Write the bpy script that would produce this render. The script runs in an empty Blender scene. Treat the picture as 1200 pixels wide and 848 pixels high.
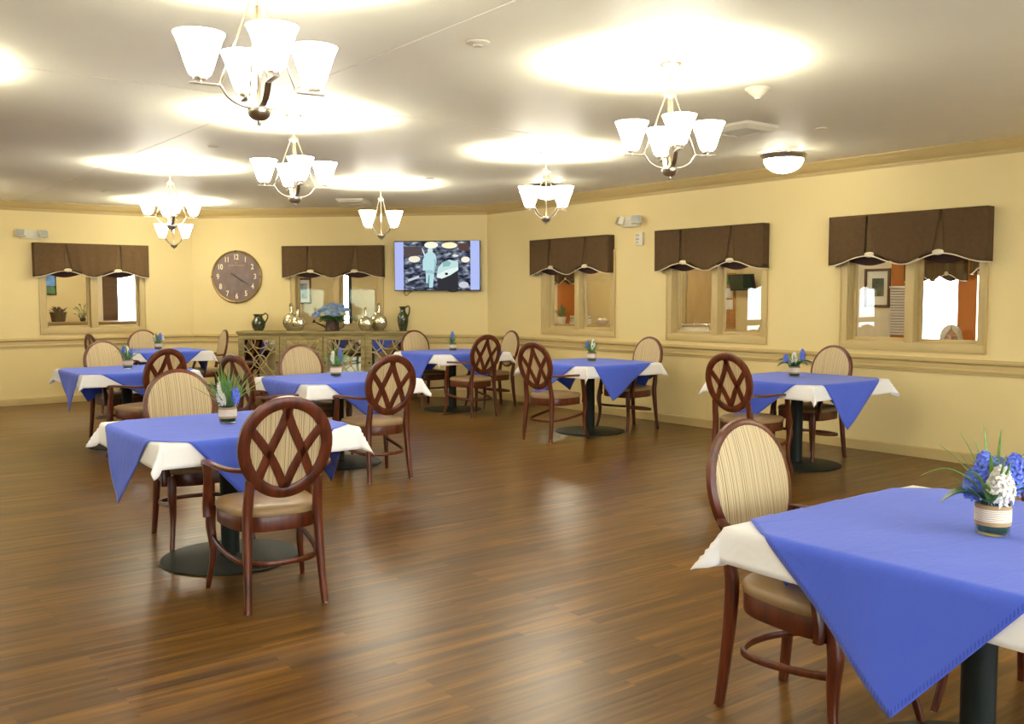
import bpy, bmesh, math, random
from mathutils import Vector, Matrix
PI = math.pi
sc = bpy.context.scene
COL = sc.collection
R = math.radians

# ------------------------------------------------------------------ render settings
sc.view_settings.view_transform = 'Standard'
sc.view_settings.look = 'None'
sc.view_settings.exposure = 0.0
sc.view_settings.gamma = 1.0
sc.view_settings.use_curve_mapping = False
sc.render.engine = 'CYCLES'
sc.cycles.use_denoising = True
sc.cycles.denoising_input_passes = 'RGB_ALBEDO_NORMAL'
sc.cycles.denoising_prefilter = 'ACCURATE'
sc.cycles.max_bounces = 10
sc.cycles.diffuse_bounces = 6
sc.cycles.glossy_bounces = 4
sc.cycles.transparent_max_bounces = 12
sc.cycles.transmission_bounces = 4
sc.cycles.sample_clamp_indirect = 6.0
sc.cycles.caustics_reflective = False
sc.cycles.caustics_refractive = False

# ------------------------------------------------------------------ materials
def new_mat(name):
    m = bpy.data.materials.new(name); m.use_nodes = True
    return m, m.node_tree.nodes, m.node_tree.links

def pmat(name, col, rough=0.5, metal=0.0, spec=0.5, bump=None, vary=None, sheen=0.0, coat=0.0):
    m, N, L = new_mat(name)
    b = N['Principled BSDF']
    b.inputs['Base Color'].default_value = (*col, 1)
    b.inputs['Roughness'].default_value = rough
    b.inputs['Metallic'].default_value = metal
    b.inputs['Specular IOR Level'].default_value = spec
    b.inputs['Sheen Weight'].default_value = sheen
    b.inputs['Coat Weight'].default_value = coat
    if bump or vary:
        tc = N.new('ShaderNodeTexCoord')
    if bump:
        sc_, st, dist = bump
        n = N.new('ShaderNodeTexNoise'); n.inputs['Scale'].default_value = sc_; n.inputs['Detail'].default_value = 4
        bp = N.new('ShaderNodeBump'); bp.inputs['Strength'].default_value = st; bp.inputs['Distance'].default_value = dist
        L.new(tc.outputs['Object'], n.inputs['Vector']); L.new(n.outputs['Fac'], bp.inputs['Height']); L.new(bp.outputs['Normal'], b.inputs['Normal'])
    if vary:
        sc_, amt = vary
        n2 = N.new('ShaderNodeTexNoise'); n2.inputs['Scale'].default_value = sc_; n2.inputs['Detail'].default_value = 5
        rp = N.new('ShaderNodeValToRGB')
        rp.color_ramp.elements[0].position = 0.3; rp.color_ramp.elements[1].position = 0.7
        rp.color_ramp.elements[0].color = (*[c * (1 - amt) for c in col], 1)
        rp.color_ramp.elements[1].color = (*[min(1, c * (1 + amt)) for c in col], 1)
        L.new(tc.outputs['Object'], n2.inputs['Vector']); L.new(n2.outputs['Fac'], rp.inputs['Fac']); L.new(rp.outputs['Color'], b.inputs['Base Color'])
    return m

def emat(name, col, strength):
    m, N, L = new_mat(name)
    N.remove(N['Principled BSDF'])
    e = N.new('ShaderNodeEmission'); e.inputs['Color'].default_value = (*col, 1); e.inputs['Strength'].default_value = strength
    L.new(e.outputs[0], N['Material Output'].inputs['Surface'])
    return m

def glass_mat(name, tint=(1, 1, 1), ior=1.5, boost=1.0):
    m, N, L = new_mat(name)
    N.remove(N['Principled BSDF'])
    fr = N.new('ShaderNodeFresnel'); ge = N.new('ShaderNodeNewGeometry')
    im = N.new('ShaderNodeMath'); im.operation = 'MULTIPLY_ADD'; im.inputs[1].default_value = 1 / ior - ior; im.inputs[2].default_value = ior
    L.new(ge.outputs['Backfacing'], im.inputs[0]); L.new(im.outputs[0], fr.inputs['IOR'])
    mu = N.new('ShaderNodeMath'); mu.operation = 'MULTIPLY'; mu.inputs[1].default_value = boost; mu.use_clamp = True
    t = N.new('ShaderNodeBsdfTransparent'); t.inputs['Color'].default_value = (*tint, 1)
    g = N.new('ShaderNodeBsdfGlossy'); g.inputs['Roughness'].default_value = 0.0
    mx = N.new('ShaderNodeMixShader')
    L.new(fr.outputs[0], mu.inputs[0]); L.new(mu.outputs[0], mx.inputs['Fac'])
    L.new(t.outputs[0], mx.inputs[1]); L.new(g.outputs[0], mx.inputs[2]); L.new(mx.outputs[0], N['Material Output'].inputs['Surface'])
    return m

def wood_mat(name, c1, c2, rough=0.35, scale=(3, 60, 60), coat=0.15):
    m, N, L = new_mat(name)
    b = N['Principled BSDF']; b.inputs['Roughness'].default_value = rough; b.inputs['Coat Weight'].default_value = coat; b.inputs['Specular IOR Level'].default_value = .36
    b.inputs['Coat Roughness'].default_value = 0.2
    tc = N.new('ShaderNodeTexCoord'); mp = N.new('ShaderNodeMapping'); mp.inputs['Scale'].default_value = scale
    n = N.new('ShaderNodeTexNoise'); n.inputs['Scale'].default_value = 1.0; n.inputs['Detail'].default_value = 5
    rp = N.new('ShaderNodeValToRGB'); rp.color_ramp.elements[0].position = .3; rp.color_ramp.elements[1].position = .7
    rp.color_ramp.elements[0].color = (*c1, 1); rp.color_ramp.elements[1].color = (*c2, 1)
    L.new(tc.outputs['Object'], mp.inputs['Vector']); L.new(mp.outputs[0], n.inputs['Vector'])
    L.new(n.outputs['Fac'], rp.inputs['Fac']); L.new(rp.outputs['Color'], b.inputs['Base Color'])
    return m

def floor_mat():
    m, N, L = new_mat('laminate planks')
    b = N['Principled BSDF']
    tc = N.new('ShaderNodeTexCoord')
    # plank layout (long side along world X)
    br = N.new('ShaderNodeTexBrick'); br.offset = 0.37; br.offset_frequency = 2
    br.inputs['Scale'].default_value = 1.0
    br.inputs['Brick Width'].default_value = 0.95; br.inputs['Row Height'].default_value = 0.066
    br.inputs['Mortar Size'].default_value = 0.0007; br.inputs['Mortar Smooth'].default_value = 0.3
    br.inputs['Color1'].default_value = (0, 0, 0, 1); br.inputs['Color2'].default_value = (1, 1, 1, 1)
    br.inputs['Mortar'].default_value = (.5, .5, .5, 1)
    L.new(tc.outputs['Object'], br.inputs['Vector'])
    # streaky grain, shifted per plank
    mp = N.new('ShaderNodeMapping'); mp.inputs['Scale'].default_value = (.8, 15, 1)
    L.new(tc.outputs['Object'], mp.inputs['Vector'])
    add = N.new('ShaderNodeVectorMath'); add.operation = 'MULTIPLY_ADD'
    L.new(br.outputs['Color'], add.inputs[0]); add.inputs[1].default_value = (37, 3, 11); L.new(mp.outputs[0], add.inputs[2])
    n1 = N.new('ShaderNodeTexNoise'); n1.inputs['Scale'].default_value = 1.3; n1.inputs['Detail'].default_value = 8; n1.inputs['Roughness'].default_value = .62
    n1.inputs['Distortion'].default_value = .5
    L.new(add.outputs[0], n1.inputs['Vector'])
    mixf = N.new('ShaderNodeMath'); mixf.operation = 'MULTIPLY_ADD'; mixf.inputs[1].default_value = 0.13
    L.new(br.outputs['Color'], mixf.inputs[0]); L.new(n1.outputs['Fac'], mixf.inputs[2])
    sub = N.new('ShaderNodeMath'); sub.operation = 'SUBTRACT'; sub.inputs[1].default_value = 0.065
    L.new(mixf.outputs[0], sub.inputs[0])
    rp = N.new('ShaderNodeValToRGB'); cr = rp.color_ramp
    cr.elements[0].position = .33; cr.elements[0].color = (.034, .0140, .0030, 1)
    cr.elements[1].position = .70; cr.elements[1].color = (.190, .090, .0175, 1)
    e = cr.elements.new(.5); e.color = (.088, .0395, .0076, 1)
    L.new(sub.outputs[0], rp.inputs['Fac'])
    mm = N.new('ShaderNodeMix'); mm.data_type = 'RGBA'; mm.blend_type = 'MULTIPLY'
    L.new(br.outputs['Fac'], mm.inputs['Factor']); L.new(rp.outputs['Color'], mm.inputs[6]); mm.inputs[7].default_value = (.45, .45, .45, 1)
    L.new(mm.outputs[2], b.inputs['Base Color'])
    b.inputs['Roughness'].default_value = .31
    b.inputs['Specular IOR Level'].default_value = .25
    return m

def stripe_mat():
    m, N, L = new_mat('striped upholstery')
    b = N['Principled BSDF']; b.inputs['Roughness'].default_value = .8; b.inputs['Specular IOR Level'].default_value = .2
    tc = N.new('ShaderNodeTexCoord'); sx = N.new('ShaderNodeSeparateXYZ'); L.new(tc.outputs['Object'], sx.inputs[0])
    mu = N.new('ShaderNodeMath'); mu.operation = 'MULTIPLY'; mu.inputs[1].default_value = 210
    L.new(sx.outputs['X'], mu.inputs[0])
    n = N.new('ShaderNodeTexNoise'); n.noise_dimensions = '1D'; n.inputs['Scale'].default_value = 1; n.inputs['Detail'].default_value = 2
    L.new(mu.outputs[0], n.inputs['W'])
    rp = N.new('ShaderNodeValToRGB'); cr = rp.color_ramp
    cr.elements[0].position = .34; cr.elements[0].color = (.235, .160, .072, 1)
    cr.elements[1].position = .62; cr.elements[1].color = (.64, .52, .32, 1)
    e = cr.elements.new(.44); e.color = (.44, .33, .17, 1)
    L.new(n.outputs['Fac'], rp.inputs['Fac']); L.new(rp.outputs['Color'], b.inputs['Base Color'])
    return m

def cloth_mat(name, col, wrinkle=.5, hem=None):
    m, N, L = new_mat(name)
    b = N['Principled BSDF']; b.inputs['Roughness'].default_value = .85; b.inputs['Specular IOR Level'].default_value = .15
    b.inputs['Sheen Weight'].default_value = .15
    b.inputs['Base Color'].default_value = (*col, 1)
    tc = N.new('ShaderNodeTexCoord')
    n = N.new('ShaderNodeTexNoise'); n.inputs['Scale'].default_value = 7; n.inputs['Detail'].default_value = 6; n.inputs['Distortion'].default_value = .8
    mp = N.new('ShaderNodeMapping'); mp.inputs['Scale'].default_value = (1.0, 2.2, 1.4)
    L.new(tc.outputs['Object'], mp.inputs['Vector']); L.new(mp.outputs[0], n.inputs['Vector'])
    bp = N.new('ShaderNodeBump'); bp.inputs['Strength'].default_value = wrinkle; bp.inputs['Distance'].default_value = .012
    L.new(n.outputs['Fac'], bp.inputs['Height']); L.new(bp.outputs['Normal'], b.inputs['Normal'])
    if hem:
        uv = N.new('ShaderNodeSeparateXYZ'); L.new(tc.outputs['UV'], uv.inputs[0])
        def mth(op, a, bb=None):
            q = N.new('ShaderNodeMath'); q.operation = op
            for i, v in enumerate((a, bb)):
                if v is None: continue
                if isinstance(v, (int, float)): q.inputs[i].default_value = v
                else: L.new(v, q.inputs[i])
            return q.outputs[0]
        du = mth('MINIMUM', uv.outputs['X'], mth('SUBTRACT', 1.0, uv.outputs['X']))
        dv = mth('MINIMUM', uv.outputs['Y'], mth('SUBTRACT', 1.0, uv.outputs['Y']))
        d = mth('MINIMUM', du, dv)
        band = mth('MULTIPLY', mth('GREATER_THAN', d, .0035), mth('LESS_THAN', d, .012))
        s = mth('ADD', uv.outputs['X'], uv.outputs['Y'])
        tick = mth('GREATER_THAN', mth('SINE', mth('MULTIPLY', s, 640.0)), .25)
        fac = mth('MULTIPLY', mth('MULTIPLY', band, tick), .45)
        mx = N.new('ShaderNodeMix'); mx.data_type = 'RGBA'
        L.new(fac, mx.inputs['Factor']); mx.inputs[6].default_value = (*col, 1); mx.inputs[7].default_value = (*hem, 1)
        L.new(mx.outputs[2], b.inputs['Base Color'])
    return m

def wall_mat(name, col):
    m, N, L = new_mat(name)
    b = N['Principled BSDF']; b.inputs['Roughness'].default_value = .55; b.inputs['Specular IOR Level'].default_value = .25
    tc = N.new('ShaderNodeTexCoord')
    n = N.new('ShaderNodeTexNoise'); n.inputs['Scale'].default_value = 2.2; n.inputs['Detail'].default_value = 3
    rp = N.new('ShaderNodeValToRGB')
    rp.color_ramp.elements[0].color = (*[c * .965 for c in col], 1); rp.color_ramp.elements[1].color = (*[min(1, c * 1.03) for c in col], 1)
    L.new(tc.outputs['Object'], n.inputs['Vector']); L.new(n.outputs['Fac'], rp.inputs['Fac']); L.new(rp.outputs['Color'], b.inputs['Base Color'])
    n2 = N.new('ShaderNodeTexNoise'); n2.inputs['Scale'].default_value = 160; n2.inputs['Detail'].default_value = 2
    bp = N.new('ShaderNodeBump'); bp.inputs['Strength'].default_value = .12; bp.inputs['Distance'].default_value = .002
    L.new(tc.outputs['Object'], n2.inputs['Vector']); L.new(n2.outputs['Fac'], bp.inputs['Height']); L.new(bp.outputs['Normal'], b.inputs['Normal'])
    return m

def burlap_mat(name, c1, c2, scale):
    m, N, L = new_mat(name)
    b = N['Principled BSDF']; b.inputs['Roughness'].default_value = .9
    tc = N.new('ShaderNodeTexCoord')
    w1 = N.new('ShaderNodeTexWave'); w1.bands_direction = 'Z'; w1.inputs['Scale'].default_value = scale; w1.inputs['Distortion'].default_value = 3
    w1.inputs['Detail'].default_value = 2
    rp = N.new('ShaderNodeValToRGB'); rp.color_ramp.elements[0].color = (*c1, 1); rp.color_ramp.elements[1].color = (*c2, 1)
    L.new(tc.outputs['Object'], w1.inputs['Vector']); L.new(w1.outputs['Fac'], rp.inputs['Fac']); L.new(rp.outputs['Color'], b.inputs['Base Color'])
    return m

M = {}
M['wall'] = wall_mat('yellow wall covering', (.735, .595, .285))
M['wall2'] = wall_mat('back room wall paint', (.72, .58, .30))
M['pale'] = wall_mat('pale room paint', (.78, .68, .50))
M['orange'] = wall_mat('orange accent paint', (.50, .15, .025))
M['trim'] = pmat('tan trim paint', (.50, .375, .155), .45)
M['crown'] = pmat('gold crown paint', (.48, .355, .135), .5)
M['ceil'] = wall_mat('ceiling paint', (.84, .82, .66))
M['seam'] = pmat('ceiling joint strip', (.84, .80, .66), .6)
M['floor'] = floor_mat()
M['cherry'] = wood_mat('cherry wood', (.040, .0072, .0021), (.112, .0225, .0056), .34, (40, 40, 4), .04)
M['vinyl'] = pmat('tan vinyl', (.26, .165, .075), .42, bump=(18, .15, .004))
M['stripe'] = stripe_mat()
M['black'] = pmat('black metal', (.007, .0105, .0095), .55, .0, .22, bump=(90, .15, .001))
M['tabletop'] = wood_mat('dark table laminate', (.05, .018, .008), (.10, .035, .014), .4, (2, 30, 30), .1)
M['white'] = cloth_mat('white linen', (.93, .93, .92), .28)
M['blue'] = cloth_mat('blue cotton', (.064, .114, .61), .42, (.02, .03, .24))
M['brown'] = pmat('brown twill', (.080, .047, .021), .9, spec=.15, bump=(160, .25, .002), vary=(30, .10))
M['brownlit'] = pmat('lit brown twill pleat', (.112, .069, .031), .9, spec=.15, bump=(160, .25, .002))  # valance brown made lighter, light on the pleats put into the colour
M['lining'] = pmat('dark lining', (.035, .012, .008), .9)
M['cream'] = pmat('cream cord', (.72, .62, .42), .8)
M['nickel'] = pmat('brushed nickel', (.55, .50, .40), .28, 1.0)
M['shade'] = emat('lit frosted glass', (1.0, .93, .76), 46.0)
M['dome'] = emat('lit frosted dome', (1.0, .93, .74), 22.0)
M['plastic'] = pmat('off white plastic', (.70, .66, .50), .45)
M['lens'] = pmat('grey lamp lens', (.42, .42, .36), .2)
M['greyplastic'] = pmat('ceiling fitting plastic', (.62, .58, .44), .5)
M['ventshade'] = pmat('vent slot shade', (.10, .09, .06), .8)
M['tvblack'] = pmat('black tv bezel', (.008, .008, .010), .25)
M['glass'] = glass_mat('window glass', (.985, .99, .98), 1.5, 1.0)
M['dimming'] = glass_mat('tinted window glass', (.56, .60, .50), 1.5, 1.0)  # tint added to west panes to weaken the daylight they pass
M['jar'] = glass_mat('jar glass', (.86, .93, .86), 1.45, 1.6)
M['burlap'] = burlap_mat('burlap weave', (.33, .20, .085), (.50, .34, .17), 140)
M['lace'] = burlap_mat('lace', (.52, .40, .26), (.86, .80, .68), 55)
M['leaf'] = pmat('green leaf', (.045, .13, .022), .45, vary=(40, .35))
M['blade'] = pmat('grass blade', (.13, .26, .045), .45, vary=(20, .3))
M['broad'] = pmat('broad dark leaf', (.018, .075, .025), .35, vary=(60, .5))
M['petalw'] = pmat('white petal', (.86, .84, .78), .6)
M['petalb'] = pmat('blue petal', (.11, .17, .74), .6, vary=(50, .4))
M['petallb'] = pmat('pale blue petal', (.26, .40, .78), .6, vary=(30, .4))
M['moss'] = pmat('green moss', (.03, .085, .02), .9, bump=(120, .8, .005))
M['sidewood'] = wood_mat('weathered gold green wood', (.165, .125, .045), (.30, .235, .095), .5, (6, 6, 30), .05)
M['fret'] = pmat('pale gold fretwork', (.40, .31, .14), .4, .2)
M['mirror'] = pmat('antique mirror', (.72, .70, .62), .04, 1.0)
M['olive'] = pmat('olive glazed ceramic', (.028, .035, .012), .22, vary=(14, .6), coat=.4)
M['mercury'] = pmat('mercury glass', (.74, .68, .46), .16, .9, vary=(16, .25), bump=(40, .25, .004))
M['cork'] = pmat('cork', (.28, .17, .07), .9)
M['rust'] = pmat('rusty brown metal', (.05, .026, .018), .55, .5, vary=(20, .5))
M['petalhy'] = pmat('dusty blue hydrangea petal', (.21, .32, .52), .7, vary=(22, .4))
M['petallb2'] = pmat('pale dusty blue petal', (.30, .42, .60), .7, vary=(22, .3))
M['petalcr'] = pmat('cream green petal', (.50, .50, .26), .7)
M['clockface'] = pmat('purple brown clock face', (.135, .095, .085), .7, vary=(9, .25))
M['clockrim'] = pmat('antique gold rim', (.26, .17, .05), .4, .6)
M['numeral'] = pmat('cream numeral', (.78, .66, .42), .6)
M['clockdark'] = pmat('clock hand black', (.012, .010, .008), .5)
M['tanline'] = pmat('tan lettering', (.36, .20, .12), .7)
M['door'] = wood_mat('light maple door', (.50, .33, .13), (.62, .43, .19), .4, (6, 6, 2), .1)
M['chrome'] = pmat('chrome', (.8, .8, .8), .12, 1.0)
M['whiteplastic'] = pmat('white plastic', (.82, .82, .80), .4)
M['darkwood'] = wood_mat('dark brown wood', (.06, .022, .010), (.12, .045, .02), .4, (6, 6, 30), .1)
M['tanwood'] = wood_mat('tan counter wood', (.32, .21, .08), (.42, .28, .11), .45, (3, 20, 20), .1)
M['wicker'] = burlap_mat('wicker', (.045, .028, .016), (.12, .08, .045), 60)
M['mat'] = pmat('picture mat', (.85, .83, .76), .7)
M['skin'] = pmat('skin', (.56, .33, .22), .5, vary=(14, .06))
M['hair'] = pmat('white grey hair', (.88, .86, .82), .8, bump=(90, .6, .004))
M['sweater'] = pmat('dark knit top', (.035, .035, .045), .9, bump=(120, .4, .003))
M['slacks'] = pmat('dark slacks', (.05, .05, .055), .9)
M['eyewhite'] = pmat('eye', (.75, .73, .70), .2)
M['pupil'] = pmat('pupil', (.03, .02, .015), .15)
M['lips'] = pmat('lips', (.36, .13, .10), .5)
M['yellowshade'] = emat('warm lit lampshade', (1.0, .72, .22), .9)

# ------------------------------------------------------------------ mesh builder
def V(*a): return Vector(a)

def spline(pts, n):
    """Catmull-Rom through tuples of any length."""
    P = [tuple(map(float, p)) for p in pts]
    out = []
    k = len(P)
    for i in range(k - 1):
        p0 = P[max(i - 1, 0)]; p1 = P[i]; p2 = P[i + 1]; p3 = P[min(i + 2, k - 1)]
        for j in range(n):
            t = j / n
            out.append(tuple(.5 * ((2 * b) + (-a + c) * t + (2 * a - 5 * b + 4 * c - d) * t * t + (-a + 3 * b - 3 * c + d) * t ** 3)
                             for a, b, c, d in zip(p0, p1, p2, p3)))
    out.append(P[-1])
    return out

class MB:
    def __init__(s): s.bm = bmesh.new()
    def face(s, vs, mi=0):
        try:
            f = s.bm.faces.new(vs); f.material_index = mi; return f
        except ValueError:
            return None
    def box(s, c, size, rot=None, bev=0.0, mi=0):
        mt = Matrix.Translation(Vector(c))
        if rot is not None: mt = mt @ (rot.to_4x4() if isinstance(rot, Matrix) else Matrix.Rotation(rot, 4, 'Z'))
        hx, hy, hz = [q / 2 for q in size]
        b = min(bev, hx * .95, hy * .95, hz * .95)
        if b <= 0:
            vs = [s.bm.verts.new(mt @ V(x, y, z)) for z in (-hz, hz) for y in (-hy, hy) for x in (-hx, hx)]
            for q in ((0, 2, 3, 1), (4, 5, 7, 6), (0, 1, 5, 4), (2, 6, 7, 3), (0, 4, 6, 2), (1, 3, 7, 5)):
                s.face([vs[i] for i in q], mi)
            return
        t = bmesh.new()
        bmesh.ops.create_cube(t, size=1)
        for v in t.verts: v.co = V(v.co.x * 2 * hx, v.co.y * 2 * hy, v.co.z * 2 * hz)
        bmesh.ops.bevel(t, geom=list(t.edges), offset=b, segments=2, affect='EDGES', profile=.6)
        s.merge(t, mt, mi)
    def merge(s, t, mt=Matrix.Identity(4), mi=0):
        mp = {}
        for v in t.verts: mp[v] = s.bm.verts.new(mt @ v.co)
        for f in t.faces: s.face([mp[v] for v in f.verts], mi)
        t.free()
    def lathe(s, prof, n=24, mt=Matrix.Identity(4), mi=0, sx=1.0, sy=1.0):
        rings = []
        for r, z in prof:
            if r < 1e-6: rings.append([s.bm.verts.new(mt @ V(0, 0, z))])
            else: rings.append([s.bm.verts.new(mt @ V(r * math.cos(2 * PI * k / n) * sx, r * math.sin(2 * PI * k / n) * sy, z)) for k in range(n)])
        for a, b in zip(rings, rings[1:]):
            for k in range(n):
                k2 = (k + 1) % n
                if len(a) == 1 and len(b) == 1: continue
                if len(a) == 1: s.face([a[0], b[k], b[k2]][::-1], mi)
                elif len(b) == 1: s.face([a[k], a[k2], b[0]], mi)
                else: s.face([a[k], a[k2], b[k2], b[k]], mi)
        if len(rings[0]) > 1: s.face(rings[0][::-1], mi)
        if len(rings[-1]) > 1: s.face(rings[-1], mi)
    def sweep(s, path, ref=(0, 0, 1), n=8, closed=False, power=4.0, mi=0):
        """path: tuples (x,y,z,w,d): w = size along the side axis, d = size along the other axis."""
        P = [Vector(p[:3]) for p in path]; S = [(p[3], p[4] if len(p) > 4 else p[3]) for p in path]
        rings = []
        k = len(P)
        for i in range(k):
            if closed: t = P[(i + 1) % k] - P[i - 1]
            else: t = P[min(i + 1, k - 1)] - P[max(i - 1, 0)]
            t.normalize()
            rv = Vector(ref)
            side = rv.cross(t)
            if side.length < 1e-4: side = V(1, 0, 0).cross(t)
            side.normalize(); up = t.cross(side)
            w, d = S[i]
            ring = []
            for j in range(n):
                a = 2 * PI * (j + .5) / n
                c, q = math.cos(a), math.sin(a)
                e = 2.0 / power
                ring.append(s.bm.verts.new(P[i] + side * (w / 2 * math.copysign(abs(c) ** e, c)) + up * (d / 2 * math.copysign(abs(q) ** e, q))))
            rings.append(ring)
        pairs = list(zip(rings, rings[1:]))
        if closed: pairs.append((rings[-1], rings[0]))
        for a, b in pairs:
            for j in range(n):
                j2 = (j + 1) % n
                s.face([a[j], a[j2], b[j2], b[j]], mi)
        if not closed:
            s.face(rings[0][::-1], mi); s.face(rings[-1], mi)
    def tube(s, pts, r, n=8, closed=False, mi=0, ref=(0, 0, 1)):
        s.sweep([(*p, 2 * r, 2 * r) for p in pts], ref, n, closed, 2.0, mi)
    def ball(s, c, r, sub=2, sc_=(1, 1, 1), mi=0):
        t = bmesh.new(); bmesh.ops.create_icosphere(t, subdivisions=sub, radius=1)
        s.merge(t, Matrix.Translation(Vector(c)) @ Matrix.Diagonal((r * sc_[0], r * sc_[1], r * sc_[2], 1)), mi)
    def prism(s, poly, y0, y1, mi=0):
        """poly in (x,z), extruded along y"""
        a = [s.bm.verts.new((x, y0, z)) for x, z in poly]; b = [s.bm.verts.new((x, y1, z)) for x, z in poly]
        s.face(a, mi); s.face(b[::-1], mi)
        for i in range(len(a)):
            j = (i + 1) % len(a); s.face([a[i], b[i], b[j], a[j]], mi)
    def grid(s, fn, nu, nv, uv=False, mi=0):
        vs = [[s.bm.verts.new(fn(i / nu, j / nv)) for j in range(nv + 1)] for i in range(nu + 1)]
        lay = s.bm.loops.layers.uv.verify() if uv else None
        for i in range(nu):
            for j in range(nv):
                f = s.face([vs[i][j], vs[i + 1][j], vs[i + 1][j + 1], vs[i][j + 1]], mi)
                if f and lay:
                    for lp, (a, b) in zip(f.loops, ((i, j), (i + 1, j), (i + 1, j + 1), (i, j + 1))):
                        lp[lay].uv = (a / nu, b / nv)
    def build(s, name, mat, parent=None, smooth=35, loc=None):
        bmesh.ops.recalc_face_normals(s.bm, faces=list(s.bm.faces))
        me = bpy.data.meshes.new(name); s.bm.to_mesh(me); s.bm.free()
        for m in (mat if isinstance(mat, (list, tuple)) else [mat]): me.materials.append(m)
        if smooth:
            me.polygons.foreach_set('use_smooth', [True] * len(me.polygons))
            if smooth < 180: me.set_sharp_from_angle(angle=R(smooth))
        o = bpy.data.objects.new(name, me); COL.objects.link(o)
        if parent: o.parent = parent
        if loc: o.location = loc
        return o

def solid(o, t, off=0.0):
    md = o.modifiers.new('thickness', 'SOLIDIFY'); md.thickness = t; md.offset = off
    return o

def tag(o, label, cat, group=None, kind=None):
    o['label'] = label; o['category'] = cat
    if group: o['group'] = group
    if kind: o['kind'] = kind
    return o

def thing(name, label, cat, loc=(0, 0, 0), rz=0.0, group=None):
    o = bpy.data.objects.new(name, None); COL.objects.link(o)
    o.empty_display_size = .1
    o.location = loc; o.rotation_euler = (0, 0, rz)
    return tag(o, label, cat, group)

def struct(o):
    o['kind'] = 'structure'; return o

def children(o): return [c for c in bpy.data.objects if c.parent == o]
def dup(o, parent=None):
    c = o.copy(); COL.objects.link(c)
    if parent: c.parent = parent
    for ch in children(o): dup(ch, c)
    return c
def place(root, loc, rz, label, group=None):
    r = dup(root); r.location = loc; r.rotation_euler = (0, 0, rz); r['label'] = label
    if group: r['group'] = group
    return r

# ------------------------------------------------------------------ room geometry (metres; camera stands at x=0,y=0)
XR, YL = 8.134, 14.365            # right wall plane x, left (far) wall plane y
AB, DB = 0.7876, 13.6925          # angled corner wall: normal angle and distance
NB = V(math.cos(AB), math.sin(AB), 0); TB = V(math.sin(AB), -math.cos(AB), 0)
ROT_B = math.atan2(TB.y, TB.x)
S_L, S_R = -6.608, -2.155
ZC = 2.743
XW, YS = -7.5, -3.5
WT = .14
def bpos(s, off=0.0, z=0.0):      # point on the angled wall, off metres out into the room
    p = NB * (DB - off) + TB * s; return (p.x, p.y, z)
def rpos(y, off=0.0, z=0.0): return (XR - off, y, z)
def lpos(x, off=0.0, z=0.0): return (x, YL - off, z)
RR = -PI / 2                      # rotation of things facing out of the right wall

# walls: local x along wall, local +y into the wall
def wall(name, origin, rz, x0, x1, openings, mat, t=WT, h=ZC + .05):
    b = MB()
    xs = x0
    for (a, c, z0, z1) in sorted(openings):
        if a > xs: b.box(((xs + a) / 2, t / 2, h / 2), (a - xs, t, h))
        if z0 > 0: b.box(((a + c) / 2, t / 2, z0 / 2), (c - a, t, z0))
        b.box(((a + c) / 2, t / 2, (z1 + h) / 2), (c - a, t, h - z1))
        xs = c
    b.box(((xs + x1) / 2, t / 2, h / 2), (x1 - xs, t, h))
    o = b.build(name, mat, smooth=0); o.location = origin; o.rotation_euler = (0, 0, rz)
    return struct(o)

WIN_R = [9.27, 7.005, 4.735]      # y of the three windows in the right wall
WIN_L = 3.572                     # x of the window in the left wall
WIN_B = -4.385                    # s of the window in the angled wall
HW = .635                         # half width of the clear opening
OZ0, OZ1 = 1.025, 1.95
def op(c): return (c - HW, c + HW, OZ0, OZ1)
DAY_L = [(-2.55, -1.35, .62, 1.95), (-6.75, -5.50, .18, 1.98)]
DAY_W = [(4.15, 5.15, .72, 1.98), (5.95, 6.85, .72, 1.98)]
ADDED_DAY_S = [(-1.3, .7, .35, 2.25), (1.4, 3.4, .35, 2.25), (4.1, 6.1, .35, 2.25)]  # unseen south windows, added to throw daylight on the nearest tables
wall('wall_right', (XR, 0, 0), RR, -11.223, -YS, [op(-y) for y in WIN_R], M['wall'])
wall('wall_left', (0, YL, 0), 0, XW, 4.979, [op(WIN_L)] + DAY_L, M['wall'])
wall('wall_corner', (NB.x * DB, NB.y * DB, 0), ROT_B, S_L, S_R, [op(WIN_B)], M['wall'])
wall('wall_west', (XW, 0, 0), PI / 2, YS, YL, DAY_W, M['wall'])
wall('wall_south', (0, YS, 0), PI, -XR - WT, -XW + WT, [(-c, -a, z0, z1) for a, c, z0, z1 in ADDED_DAY_S], M['wall'])
# floor and ceiling
b = MB(); b.box((2.3, 7.0, -.05), (20.5, 22.0, .1)); struct(b.build('floor', M['floor'], smooth=0))
b = MB(); b.box((2.3, 7.0, ZC + .05), (20.5, 22.0, .1)); struct(b.build('ceiling', M['ceil'], smooth=0))
# ceiling joint strips
b = MB()
b.box((2.64, 5.4, ZC - .0015), (.022, 17.8, .003), R(-2.6) * 0)
struct(b.build('trim_1', M['seam'], smooth=0))
b = MB(); b.box((-1.35, 6.06, ZC - .0015), (12.3, .018, .003)); struct(b.build('trim_2', M['seam'], smooth=0))

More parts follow.
